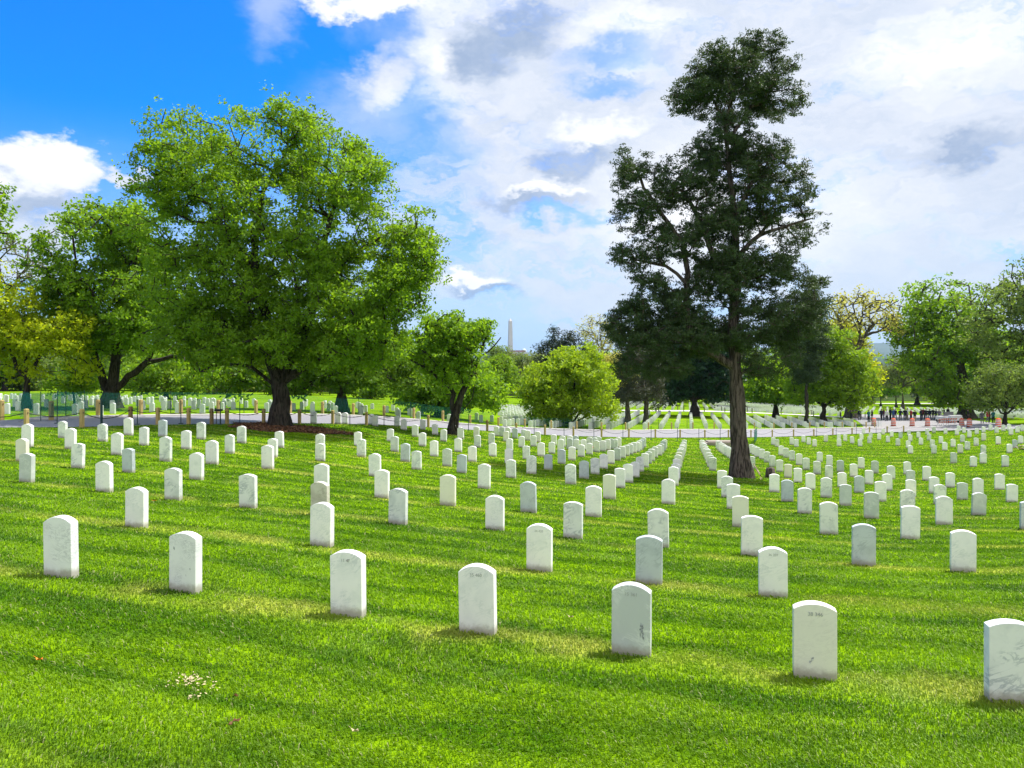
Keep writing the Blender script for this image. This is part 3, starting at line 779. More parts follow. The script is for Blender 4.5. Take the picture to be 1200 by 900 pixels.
# low brown stone plinth behind the tree
q = hit(852, 523)
m = MB(); m.box((0, 0, .12), (2.6, 1.2, .36)); m.box((0, 0, .33), (2.2, .9, .10))
o = m.build('stone_plinth', flat_mat('brown_stone', (.26, .22, .19), .85), None, (q.x-.35, q.y+.3, q.z)); tag(o, 'low brown stone plinth between the rows just left of the cedar trunk', 'plinth')
# ------------------------------------------------------------------ trees
class Tree:
    """skeleton grown through crown points by nearest-neighbour branching; leaves as small folded faces"""
    def __init__(s, base, D, guides, blobs, n, trunk_r, seed=1, alpha=.35, shell=.45, depth=None, gap=.25, gapscale=.6, mode='px'):
        s.R = np.random.default_rng(seed); R = s.R; s.base = Vector(base); s.k = D/F; s.D = D
        bx, by, bz = base; s.seed = seed
        def loc(px, py, dy=0.):
            if mode == 'px': return ((px-CX)*(D+dy)/F-bx, dy, -(py-HY)*(D+dy)/F-bz)
            return (px, dy, py)
        kk = s.k if mode == 'px' else 1.
        nodes = []; par = []; kk_ = s.k if mode == 'px' else .05
        for g in guides:
            pts = [Vector(loc(*q)) for q in g]; prev = -1
            if nodes:
                d = [(pts[0]-Vector(q)).length for q in nodes]; prev = int(np.argmin(d)) if g[0] is not guides[0][0] else -1
            first = True
            for a, b in zip(pts[:-1], pts[1:]):
                m = max(1, int((b-a).length/(.45 if n > 300 else .8)))
                for t in range(0 if first else 1, m+1):
                    p = a.lerp(b, t/m)
                    if not first or t > 0 or prev < 0:
                        nodes.append(tuple(p+Vector(R.normal(0, min(.012*kk_*867/20, .05), 3))*(0. if prev < 0 else 1.))); par.append(prev); prev = len(nodes)-1
                first = False
        ng = len(nodes)
        B = []
        for b in blobs:
            px, py, rx, ry = b[:4]; dy = b[4] if len(b) > 4 else 0.; dr = b[5] if len(b) > 5 else None
            c = loc(px, py, dy); rz_ = dr if dr is not None else (depth if depth is not None else rx*kk)
            if mode == 'px': rz_ = min(rz_, 2.1*rx*kk)
            B.append((*c, rx*kk, rz_, ry*kk))
        B = np.array(B); w = (B[:, 3]*B[:, 5])**.9*B[:, 4]**.55; w /= w.sum()
        pts = []; tries = 0
        while len(pts) < n and tries < n*60:
            tries += 1
            b = B[R.choice(len(B), p=w)]
            d = R.normal(size=3); d /= np.linalg.norm(d); r = shell+(1-shell)*R.random()**.6 if R.random() < .8 else R.random()**.5
            p = b[:3]+d*r*b[3:]*(.93+.14*R.random())
            if mnoise.noise(Vector(p*gapscale)+Vector((seed*3.1, 0, 0)))+.5 < gap: continue
            if p[2] < .6 and mode == 'px' and p[2]+0 < .4: continue
            pts.append(p)
        pts = np.array(pts); s.tips = pts
        # greedy attachment, nearest to the existing wood first
        N0 = np.array(nodes); plen = np.zeros(ng)
        for i in range(ng):
            if par[i] >= 0: plen[i] = plen[par[i]]+np.linalg.norm(N0[i]-N0[par[i]])
        NN = np.zeros((ng+len(pts), 3)); NN[:ng] = N0; PL = np.zeros(ng+len(pts)); PL[:ng] = plen*.6; PA = np.full(ng+len(pts), -1); PA[:ng] = par
        lowpen = np.zeros(ng)
        hz = N0[:, 2]; lowpen[hz < B[:, 2].min()-B[:, 5].max()*.6] = 3.
        cost = np.full(len(pts), 1e9); best = np.zeros(len(pts), int)
        for i in range(ng):
            d = np.linalg.norm(pts-N0[i], axis=1)+alpha*PL[i]+lowpen[i]
            m = d < cost; cost[m] = d[m]; best[m] = i
        done = np.zeros(len(pts), bool); cur = ng
        for _ in range(len(pts)):
            c = np.where(done, 1e9, cost); i = int(np.argmin(c)); done[i] = True
            NN[cur] = pts[i]; PA[cur] = best[i]; PL[cur] = PL[best[i]]+np.linalg.norm(pts[i]-NN[best[i]])
            d = np.linalg.norm(pts-pts[i], axis=1)+alpha*PL[cur]; m = d < cost; cost[m] = d[m]; best[m] = cur
            cur += 1
        s.nodes = NN; s.par = PA; s.ng = ng
        r = np.zeros(cur)
        for i in range(cur-1, -1, -1):
            if r[i] == 0: r[i] = .35
            else: r[i] = r[i]**(1/2.35)
            if PA[i] >= 0: r[PA[i]] += r[i]**2.35
        s.r = r*(trunk_r/max(r[0], 1e-6)); s.cur = cur
        if ng > 3:
            pm = plen.max(); cap = trunk_r*np.maximum(.07, 1-.95*(plen/pm))**1.0
            s.r[:ng] = np.minimum(s.r[:ng], np.where(plen > .22*pm, cap, 9.))
            for i in range(1, ng):
                if PA[i] >= 0: s.r[i] = min(s.r[i], s.r[PA[i]])
        s.r[:] = np.maximum(s.r, .011)
    def wood(s, parent, mat, minr=.0, flare=1.8, name='trunk', rough=.10):
        V = []; Fq = []; R = s.R
        child = {}
        for i in range(1, s.ng):
            p = s.par[i]
            if p >= 0 and (p not in child or s.r[i] > s.r[child[p]]): child[p] = i
        def frame(t):
            a = Vector((0, 1, 0)).cross(t)
            if a.length < .05: a = Vector((1, 0, 0))
            a.normalize(); return a, t.cross(a).normalized()
        rings = {}
        def ring(i, cont):
            """ring round a guide node; shared by both of its segments on a continuing limb"""
            if (i, cont) in rings: return rings[(i, cont)]
            P = Vector(s.nodes[i]); pp = s.par[i]
            t = Vector((0, 0, 0))
            if pp >= 0 and cont is None: t += P-Vector(s.nodes[pp])
            if cont is not None: t += Vector(s.nodes[cont])-P
            elif i in child: t += Vector(s.nodes[child[i]])-P
            if t.length < 1e-5: t = Vector((0, 0, 1))
            a, b = frame(t.normalized()); rr = s.r[i] if cont is None else s.r[cont]*1.15; n = 16; b0 = len(V)
            for k in range(n):
                an = 2*PI*k/n; rk = rr
                rk *= 1+rough*.8*math.sin(an*5+s.seed+P.z*.25)+rough*.5*math.sin(an*9+P.z*.6+s.seed*2)
                fh = 2.2 if s.r[0] > .3 else 1.1
                if P.z < fh and s.r[0] > .1: rk *= 1+(flare-1)*max(0, 1-max(P.z, 0)/fh)**2.2*(1+.4*math.sin(an*4+s.seed))
                V.append(tuple(P+(a*math.cos(an)+b*math.sin(an))*rk))
            rings[(i, cont)] = (b0, n); return rings[(i, cont)]
        for i in range(1, s.cur):
            p = s.par[i]
            if p < 0: continue
            ra, rb = s.r[p], s.r[i]
            if rb < minr: continue
            if i < s.ng:
                r0, n = ring(p, None if child.get(p) == i else i); r1, _ = ring(i, None)
                for k in range(n): Fq += [r0+k, r0+(k+1) % n, r1+(k+1) % n, r1+k]
                continue
            ra = min(ra, rb*1.45)
            A = Vector(s.nodes[p]); Bv = Vector(s.nodes[i]); L = (Bv-A).length
            if L < 1e-4: continue
            n = 6 if rb > .04 else 4
            m = max(1, int(L/.7))
            pts = [A.lerp(Bv, t/m) for t in range(m+1)]
            for t in range(1, m): pts[t] = pts[t]+Vector(R.normal(0, .06*L/m, 3))-Vector((0, 0, -.03*L))
            t = (Bv-A).normalized(); up = Vector((0, 0, 1)) if abs(t.z) < .95 else Vector((1, 0, 0))
            a = t.cross(up).normalized(); b = t.cross(a)
            for j in range(m+1):
                rr = ra+(rb-ra)*j/m; b0 = len(V)
                for k in range(n):
                    an = 2*PI*k/n; V.append(tuple(pts[j]+(a*math.cos(an)+b*math.sin(an))*rr))
                if j:
                    for k in range(n): Fq += [b0-n+k, b0-n+(k+1) % n, b0+(k+1) % n, b0+k]
        me = mesh_np(name, np.array(V), np.array(Fq), [mat], True, nper=4)
        return add(name, me, parent)
    def leaves(s, parent, mat, per, size, spread, aspect=.55, up=.5, name='crown', flat=.7, droop=0., clump=.9, outer=True):
        R = s.R
        C = s.tips; nC = len(C); M = nC*per
        cc = np.repeat(C, per, 0)
        # sub-clumps give the crown its light and dark tufts
        sub = R.normal(size=(nC, 5, 3))*spread*.8*np.array([1, 1, flat])
        which = R.integers(0, 5, M); off = sub[np.repeat(np.arange(nC), per), which]
        P = cc+off+R.normal(size=(M, 3))*spread*.42*np.array([1, 1, flat])
        P[:, 2] -= droop*np.abs(R.normal(size=M))*spread
        ctr = C.mean(0); ow = P-ctr; ow /= np.linalg.norm(ow, axis=1, keepdims=True)+1e-6
        nrm = R.normal(size=(M, 3))+np.array([0, 0, up])+ow*.45; nrm /= np.linalg.norm(nrm, axis=1, keepdims=True)
        t = np.cross(nrm, R.normal(size=(M, 3))); t /= np.linalg.norm(t, axis=1, keepdims=True)
        b = np.cross(nrm, t); L = size*(.6+.8*R.random(M))[:, None]
        V = np.empty((M, 4, 3))
        V[:, 0] = P-t*L*.5; V[:, 1] = P+b*L*aspect*.5-nrm*L*.08; V[:, 2] = P+t*L*.5-nrm*L*.12; V[:, 3] = P-b*L*aspect*.5-nrm*L*.08
        tint = np.clip(R.random(M)*.4+np.repeat(R.random(nC), per)*.25+R.random((nC, 5))[np.repeat(np.arange(nC), per), which]*.35, 0, 1)
        me = mesh_np(name, V.reshape(-1, 3), np.arange(M*4), [mat], False, attr=np.repeat(tint, 4), nper=4)
        return add(name, me, parent)

bark_grey = bark_mat('grey_brown_bark', (.11, .095, .075)); bark_red = bark_mat('cedar_bark', (.11, .088, .080), 5., .8)
bark_dark = bark_mat('dark_bark', (.05, .042, .036)); bark_pale = bark_mat('pale_bark', (.20, .17, .13))
LM = {
 'maple': leaf_mat('maple_leaves', (.040, .115, .008), (.24, .40, .018), .5),
 'maple_deep': leaf_mat('deep_green_leaves', (.030, .085, .008), (.16, .28, .016), .45),
 'fresh': leaf_mat('fresh_leaves', (.08, .18, .008), (.23, .36, .015), .45),
 'lime': leaf_mat('lime_leaves', (.13, .24, .008), (.34, .46, .02), .48),
 'yellow': leaf_mat('yellow_green_leaves', (.19, .30, .008), (.50, .58, .02), .55),
 'gold': leaf_mat('gold_leaves', (.24, .25, .05), (.46, .45, .13), .45),
 'olive': leaf_mat('olive_leaves', (.085, .12, .035), (.19, .23, .07), .4),
 'willow': leaf_mat('soft_green_leaves', (.07, .13, .025), (.19, .27, .06), .45),
 'cedar': leaf_mat('cedar_sprays', (.018, .045, .016), (.066, .105, .034), .2),
 'conifer': leaf_mat('conifer_sprays', (.010, .028, .014), (.035, .058, .026), .12),
 'greycon': leaf_mat('grey_conifer_sprays', (.035, .045, .028), (.085, .090, .055), .15),
 'dark': leaf_mat('dark_green_leaves', (.008, .030, .012), (.018, .062, .022), .2),
}
def tree(name, label, base_px, D, guides, blobs, n, tr, leaf, per, size, spread, bark=bark_grey, seed=1, base=None, cat='tree', group=None, lk={}, **kw):
    if base is None:
        b = hit(*base_px) if D is None else atD(base_px[0], D)
    else: b = Vector(base)
    if D is None: D = b.y
    g0 = [list(g) for g in guides]
    # the first guide starts at the ground
    g0[0][0] = (CX+F*b.x/b.y, HY-F*(b.z-.15)/b.y)
    t = Tree((b.x, b.y, b.z), D, g0, blobs, n, tr, seed=seed, **kw)
    root = empty(name, b); tag(root, label, cat, group)
    t.wood(root, bark)
    t.leaves(root, LM[leaf], per, size, spread, **lk)
    return root, t

# 1 the big maple
tree('maple_tree', 'huge spreading bright green maple with dark trunk rising from a brown mulch ring', (328,498), 36.,
 [[(328,498),(329,470),(330,448)], [(329,455),(318,425),(313,370),(297,320),(283,295),(262,270),(245,240)], [(330,448),(345,415),(362,380),(372,330),(380,280),(395,230)],
  [(297,322),(300,270),(308,225),(328,190),(338,172)], [(283,296),(240,287),(205,292),(180,300)], [(330,448),(375,420),(420,405),(460,400)], [(313,400),(280,385),(240,380),(205,385)], [(372,335),(410,300),(445,280)], [(329,458),(295,430),(262,425),(235,435)]],
 [(325,175,48,42),(225,170,40,38),(250,200,50,45),(195,215,35,40),(385,180,48,38),(430,225,45,40),(470,262,32,38),(480,310,34,42),(465,345,40,38),(300,245,70,55),(215,265,50,50),(390,265,60,55),
  (330,320,80,50),(250,335,70,45),(420,330,60,48),(300,375,90,42),(395,385,75,42),(440,392,50,35),(240,385,60,36),(350,404,90,26),(285,412,50,22),(400,418,60,22),(180,240,20,25),(345,145,28,20),(500,300,14,25),(505,330,10,20)],
 2800, .37, 'maple', 72, .155, .31, bark_dark, 3, depth=4.6, gap=.43, gapscale=.55, shell=.55, alpha=.3)
# 2 the cedar
tree('cedar_tree', 'tall ragged dark cedar with two tiered crown and thick fluted bare trunk', (868,559), None,
 [[(868,559),(866,500),(862,430),(860,380),(862,330),(862,280),(858,225),(852,170),(850,140)], [(850,142),(862,100),(873,78),(880,62)], [(850,145),(835,118),(812,105),(790,115)], [(853,165),(880,125),(912,118),(935,125)],
  [(861,432),(838,415),(812,405),(805,370),(806,320),(800,285),(775,250),(755,220)], [(862,345),(835,300),(822,260),(800,225)], [(862,300),(890,275),(920,265),(955,255)], [(806,330),(780,312),(745,305)], [(862,410),(890,395),(925,385),(950,380)], [(838,416),(800,400),(760,400)], [(862,250),(880,215),(905,200)]],
 [(862,90,50,28),(882,50,15,13),(818,112,34,20),(910,118,34,22),(860,118,50,22),(905,82,24,22),(835,78,28,22),(895,60,22,16),(848,152,34,12),(838,176,36,14),(880,176,30,14),(945,345,26,22),(720,385,14,20),
  (738,200,22,28),(745,250,25,25),(790,215,32,32),(845,205,42,32),(905,195,32,28),(930,225,22,22),(885,240,42,28),(942,262,25,14),(925,285,24,18),(740,300,24,18),(790,285,36,26),(840,260,40,30),(765,330,28,14),
  (780,362,50,26),(742,368,22,20),(845,330,45,28),(905,320,34,24),(820,395,80,26),(895,375,48,30),(765,400,38,24),(900,420,40,24),(935,380,28,28),(850,300,40,25),(780,430,30,18),(735,425,14,16)],
 5400, .33, 'cedar', 66, .115, .155, bark_red, 5, depth=2.3, gap=.45, gapscale=1.05, shell=.3, alpha=.25, lk=dict(aspect=.32, flat=.6, up=.9))
# small pale roots and torn stub at the cedar's foot
q = hit(903, 560); m = MB()
m.lathe([(.26, -.1), (.22, .15), (.19, .42), (.10, .46)], n=9); o = m.build('tree_stump', bark_red, None, q, True); tag(o, 'short broken brown stump at the right foot of the cedar trunk', 'stump')
a = hit(884, 552); m = MB(); q = hit(889, 562)
m.tube([(0, 0, 0), (.06, -.1, -.02), (-.04, -.02, .25), (-.22, .2, .62)], [.03, .045, .04, .02], 6)
o = m.build('fallen_branch', flat_mat('bare_wood', (.52, .42, .28)), None, (q.x+.05, q.y-.02, q.z+.03), True); tag(o, 'pale stripped branch leaning on the foot of the cedar trunk', 'branch')
# 3 multi-stemmed tree at left
tree('oak_tree', 'dark multi-stemmed green tree left of the huge maple', (130,482), 50.,
 [[(130,484),(129,470),(130,462)], [(129,465),(120,445),(112,420),(108,380),(110,330)], [(130,463),(133,440),(136,410),(150,360),(160,310)], [(130,463),(150,442),(172,425),(200,418),(222,420)], [(172,425),(185,400),(205,370)], [(112,420),(85,395),(70,360)]],
 [(108,262,30,26),(100,290,38,30),(85,320,36,32),(140,275,36,26),(150,310,44,36),(120,345,60,36),(180,330,40,44),(80,355,24,24),(180,375,50,34),(130,385,55,26),(200,400,40,24),(165,262,30,24),(222,385,34,30),(115,400,30,14),(225,425,28,20)],
 950, .42, 'maple', 56, .24, .40, bark_dark, 11, depth=4., gap=.42, gapscale=.35)
# 4 yellow-green tree
tree('yellow_maple_tree', 'yellow green maple at the left edge below the taller tree', (30,478), 47.,
 [[(30,480),(30,460),(32,445)], [(32,448),(20,430),(8,405),(0,380)], [(32,446),(45,420),(62,395),(80,378)], [(32,447),(30,410),(25,370)]],
 [(18,358,34,20),(55,372,32,22),(88,382,24,16),(30,392,44,24),(75,405,34,20),(0,385,30,34),(10,425,30,22),(50,425,36,18),(98,400,16,14),(85,432,26,14),(-15,350,30,40)],
 520, .2, 'yellow', 36, .22, .34, bark_dark, 13, depth=2.6, gap=.42, gapscale=.5)
tree('young_tree', 'small young green tree just right of the yellow maple, before the dark stems', (88,482), 52., [[(88,482),(87,455),(86,440)]],
 [(85,440,26,18),(70,452,16,12),(104,450,14,14)], 90, .07, 'fresh', 30, .22, .36, bark_dark, 14, depth=1.4, gap=.35)
# 5 sparse tree and leafy branch at the left edge
tree('bare_branched_tree', 'sparse open tree with bare crooked branches at the far left', (-10,474), 62.,
 [[(-10,474),(-5,430),(5,380),(14,350)], [(14,352),(20,325),(38,305),(55,288)], [(14,352),(2,325),(-5,300)], [(20,325),(40,322),(60,318)], [(5,380),(30,365),(60,350)]],
 [(38,300,34,26),(8,300,24,26),(55,325,26,20),(20,335,30,16),(60,280,14,14)], 240, .24, 'olive', 9, .20, .4, bark_grey, 15, depth=2.5, gap=.35)
tree('tall_tree', 'tall dark leafed tree whose branch tips enter at the left edge', (-75,480), 45.,
 [[(-75,480),(-75,400),(-72,320),(-70,260)], [(-72,330),(-45,290),(-15,270)]],
 [(-12,228,14,14),(-8,262,22,18),(-60,240,50,50),(-70,320,60,60),(-80,380,60,40),(-2,290,12,10)], 420, .35, 'maple', 40, .26, .40, bark_dark, 16, depth=3.5, gap=.36)
# 6-7 trees behind the big maple
tree('linden_tree', 'rounded bright green bushy tree seen under the maple at left', (195,474), 92., [[(195,476),(195,450),(196,440)], [(196,445),(180,432),(170,425)], [(196,445),(215,430),(225,425)]],
 [(195,430,36,20),(170,445,26,16),(222,445,26,18),(195,452,46,12),(232,440,16,14)], 320, .25, 'fresh', 36, .42, .62, bark_dark, 17, depth=3.5, gap=.3)
tree('shade_tree', 'dense dark green tree standing right behind the great maple trunk', (400,477), 56.,
 [[(400,479),(400,460),(401,440)], [(401,445),(380,425),(350,405)], [(401,445),(425,425),(455,412)], [(401,442),(402,410),(400,385)]],
 [(400,400,50,26),(350,415,44,26),(300,425,40,24),(452,415,44,26),(275,440,26,20),(340,442,44,18),(430,440,50,16),(480,435,26,20),(395,435,40,16)],
 650, .33, 'maple_deep', 42, .29, .46, bark_dark, 19, depth=3.8, gap=.34)
tree('bushy_tree', 'low wide green tree between the great maple and the leaning trunk', (512,485), 66.,
 [[(512,487),(512,470),(513,455)], [(513,460),(490,448),(475,440)], [(513,460),(535,445),(550,440)]],
 [(512,440,38,26),(490,455,30,22),(540,455,32,22),(515,468,44,16),(575,462,18,18),(568,440,14,14)], 420, .22, 'maple', 40, .32, .48, bark_dark, 21, depth=3., gap=.3)
# 8 leaning tree
tree('leaning_tree', 'gnarled dark forked trunk leaning right under a bright green crown', (531,499), 43.,
 [[(531,500),(533,488),(536,478),(541,462),(552,440),(562,420),(568,400),(574,382)], [(533,490),(541,483),(549,474),(553,466),(556,450)], [(533,490),(530,478),(538,466),(543,461)], [(552,440),(535,420),(515,405),(500,395)], [(562,420),(580,405),(588,395)], [(530,480),(529,470),(532,462)]],
 [(500,390,26,18),(525,380,26,16),(505,415,30,20),(530,410,28,20),(545,385,22,14),(560,395,18,18),(482,405,20,20),(552,425,20,16),(572,378,8,6),(520,435,26,14),(535,395,30,16),(558,446,20,12),(515,455,22,14)],
 480, .26, 'maple', 36, .20, .28, bark_dark, 23, depth=2.2, gap=.38, gapscale=.6)
# 9 round bright maple
tree('round_maple_tree', 'round glowing lime green young maple with many low stems beyond the road', (669,500), 70.,
 [[(669,502),(669,496)], [(669,498),(655,485),(640,475),(628,462)], [(669,498),(662,478),(655,455),(650,435)], [(669,498),(672,470),(674,440),(675,420)], [(669,498),(682,480),(692,455),(700,440)], [(669,498),(690,486),(708,476),(718,465)], [(669,498),(645,490),(625,482)]],
 [(668,432,36,20),(640,445,28,20),(698,442,26,24),(625,462,18,18),(655,470,42,20),(700,468,28,20),(665,418,18,10),(690,422,16,12),(640,484,26,8),(712,482,16,8),(690,408,8,6)],
 900, .20, 'lime', 36, .27, .36, bark_dark, 25, depth=4.2, gap=.32, gapscale=.45, shell=.6)
# 10 two grey conifers behind the cedar
tree('grey_conifer', 'dull grey green conifer with two bare lower trunks left of the dark tree', (736,491), 82.,
 [[(736,493),(736,465),(737,430),(738,400)]], [(740,405,20,22),(735,430,20,18),(740,452,24,18),(728,460,16,12),(745,380,14,20)], 380, .28, 'greycon', 34, .26, .36, bark_grey, 27, depth=2.6, gap=.38, lk=dict(aspect=.3, droop=.5))
tree('grey_conifer', 'grey green conifer standing close right of the twin grey conifer', (757,492), 84.,
 [[(757,494),(757,465),(758,430),(758,390)]], [(760,420,20,24),(765,450,18,18),(752,462,16,12),(758,390,14,18),(772,470,10,8)], 360, .26, 'greycon', 34, .26, .36, bark_grey, 28, depth=2.6, gap=.38, lk=dict(aspect=.3, droop=.5))
# 11 dark broadleaf
tree('dark_tree', 'very dark green rounded tree directly behind the cedar trunk', (814,489), 106.,
 [[(814,490),(814,478),(814,462)], [(814,470),(795,455),(785,440)], [(814,470),(835,455),(845,440)]],
 [(815,410,44,30),(785,425,32,26),(845,425,24,30),(790,452,34,18),(838,455,26,16),(815,440,40,24),(760,440,14,18),(812,385,36,22)], 620, .5, 'dark', 40, .46, .66, bark_dark, 29, depth=5., gap=.3)
# 12-13 beyond
tree('dark_spruce', 'dark jagged conifer top rising behind the lime green maple', (655,480), 140.,
 [[(655,482),(655,440),(654,395)]], [(650,392,6,12),(665,398,20,12),(648,408,20,12),(672,412,26,14),(690,412,12,10),(652,425,24,14),(640,415,8,8)], 330, .4, 'conifer', 36, .42, .58, bark_dark, 31, depth=3.2, gap=.36, lk=dict(aspect=.3))
tree('budding_tree', 'thin pale tree with bare upright twigs behind the spruce top', (706,478), 130.,
 [[(706,480),(706,440),(705,410)], [(705,412),(695,390),(688,375)], [(705,412),(712,392),(718,376)], [(705,412),(704,388),(703,370)]],
 [(703,388,22,20),(690,385,14,14),(718,388,12,14),(705,405,18,10)], 260, .3, 'gold', 7, .30, .6, bark_pale, 33, depth=3., gap=.3)
# 14 spire cedar
tree('spire_cedar', 'pointed dark cedar spire just right of the tall cedar crown', (945,497), 92.,
 [[(945,505),(945,450),(948,400),(951,350),(952,318)]], [(952,328,4,12),(950,348,10,10),(953,365,14,10),(946,385,20,12),(952,402,18,10),(940,420,24,12),(945,438,20,10),(930,400,14,12)], 700, .22, 'cedar', 66, .26, .34, bark_dark, 35, depth=2.8, gap=.30, gapscale=.6, lk=dict(aspect=.32))
# 15-16 bright trees to the right of the cedar
tree('green_maple_tree', 'bright green spreading tree over the small graves right of the cedar', (965,495), 98.,
 [[(965,497),(965,482),(965,472)], [(965,476),(950,465),(942,455)], [(965,476),(982,463),(995,450)], [(965,474),(968,450),(970,425)]],
 [(962,415,26,24),(985,430,30,26),(945,440,24,24),(1000,455,24,22),(965,452,40,20),(975,400,20,16),(1012,440,12,14),(940,462,18,10),(990,470,26,8)], 620, .32, 'fresh', 38, .38, .54, bark_dark, 37, depth=4.5, gap=.36)
tree('green_shade_tree', 'mid green low tree half hidden behind the cedar trunk at right', (909,489), 112.,
 [[(909,490),(909,475),(909,465)], [(909,468),(895,460),(885,452)], [(909,468),(925,460),(935,450)]],
 [(910,440,34,24),(890,455,22,16),(930,458,22,14),(910,462,34,10)], 380, .33, 'maple', 36, .42, .6, bark_dark, 39, depth=4., gap=.3)
# 17 golden budding tree
tree('golden_tree', 'tall golden budding tree with bare crooked limbs and thick trunk', (996,493), 118.,
 [[(996,494),(996,470),(1000,440),(1005,412)], [(1005,415),(995,395),(983,375),(975,358)], [(1005,412),(1015,390),(1030,375),(1048,362)], [(1005,414),(1008,385),(1012,355)], [(1015,392),(1030,388),(1050,385)], [(1008,385),(1000,360),(1005,345)]],
 [(1010,352,26,12),(985,358,16,14),(1035,362,20,14),(985,380,20,14),(1015,375,30,14),(1045,380,12,12),(975,398,16,16),(990,405,24,14)], 360, .62, 'gold', 11, .42, .75, bark_grey, 41, depth=5., gap=.32)
tree('gold_leafed_tree', 'yellow leafed tree low in front of the golden budding tree', (1004,490), 125.,
 [[(1004,492),(1003,470),(1002,440)]], [(990,400,26,22),(1000,425,26,20),(1015,440,16,16),(985,385,18,12)], 300, .3, 'yellow', 30, .42, .65, bark_grey, 43, depth=3.5, gap=.34)
# 19 the two great trees on the right
tree('right_oak_tree', 'large deep green spreading tree at right with thick grey trunk', (1132,493), 118.,
 [[(1132,496),(1132,475),(1131,455),(1125,430)], [(1131,455),(1105,435),(1085,425),(1065,415)], [(1125,430),(1110,395),(1095,365),(1085,345)], [(1125,430),(1140,395),(1145,365)], [(1131,455),(1160,440),(1185,430)]],
 [(1095,345,34,18),(1070,370,26,20),(1120,345,34,18),(1085,395,38,20),(1125,380,44,28),(1070,415,26,16),(1110,425,50,24),(1150,410,44,30),(1100,450,44,18),(1150,450,40,22),(1060,395,14,12),(1180,430,36,24),(1125,468,44,8),(1070,450,16,12)],
 900, .95, 'maple', 40, .50, .78, bark_grey, 45, depth=7., gap=.42, gapscale=.22)
tree('willow_oak_tree', 'tall soft green tree overhanging from the right edge', (1238,500), 92.,
 [[(1238,504),(1236,460),(1230,410),(1222,375)], [(1226,392),(1200,378),(1175,372),(1150,358)], [(1230,410),(1205,400),(1180,395)], [(1222,375),(1200,350),(1185,325)], [(1222,375),(1230,340),(1240,310)]],
 [(1185,330,26,16),(1160,350,26,18),(1205,345,30,26),(1145,372,20,14),(1185,385,34,22),(1170,410,34,18),(1205,410,34,30),(1240,340,44,50),(1195,318,18,10),(1250,420,40,50),(1150,400,18,12)],
 700, .6, 'willow', 34, .36, .56, bark_dark, 47, depth=5.5, gap=.42, gapscale=.3)
tree('small_cherry_tree', 'small dark stemmed green tree with fine twigs near the right edge', (1178,506), 84.,
 [[(1178,507),(1178,494),(1178,485)], [(1178,488),(1165,475),(1152,462)], [(1178,488),(1192,474),(1202,462)], [(1178,486),(1180,460),(1182,440)], [(1178,486),(1170,462),(1165,445)]],
 [(1178,440,30,16),(1155,455,20,14),(1200,450,22,18),(1178,462,36,14),(1150,470,14,10),(1205,470,20,12),(1165,478,20,6)], 560, .2, 'willow', 22, .24, .42, bark_dark, 49, depth=3., gap=.32)

# middle-distance trees: a few kinds, copied
def proto(name, leaf, blobs, n, tr, per, size, spread, bark, seed, h, **kw):
    t = Tree((0, 0, 0), 1., [[(0, -.3), (0, h*.25), (.1, h*.45)]], blobs, n, tr, seed=seed, mode='m', **kw)
    root = empty(name, (0, 0, 0)); t.wood(root, bark); t.leaves(root, LM[leaf], per, size, spread); return root
PR = [proto('round_tree', 'maple', [(0,6.5,3.6,2.6),(-2,5,2.4,2),(2.1,5.2,2.5,2),(0,8,2.2,1.6),(.5,4,3.2,1.2)], 330, .28, 32, .34, .5, bark_dark, 61, 8., gap=.34, depth=3.),
      proto('open_tree', 'olive', [(0,7,3.8,2.6),(-2.2,5.5,2.2,1.6),(2.2,6,2.2,2.2),(.3,9,1.8,1.5)], 300, .26, 20, .32, .55, bark_grey, 62, 9., gap=.40, depth=3.),
      proto('wide_tree', 'maple_deep', [(0,6,5,2.6),(-3,5,2.6,2),(3,5.2,2.6,2),(0,8,3,1.6),(0,4,4,1.2)], 420, .4, 32, .40, .6, bark_dark, 63, 8., gap=.34, depth=4.)]
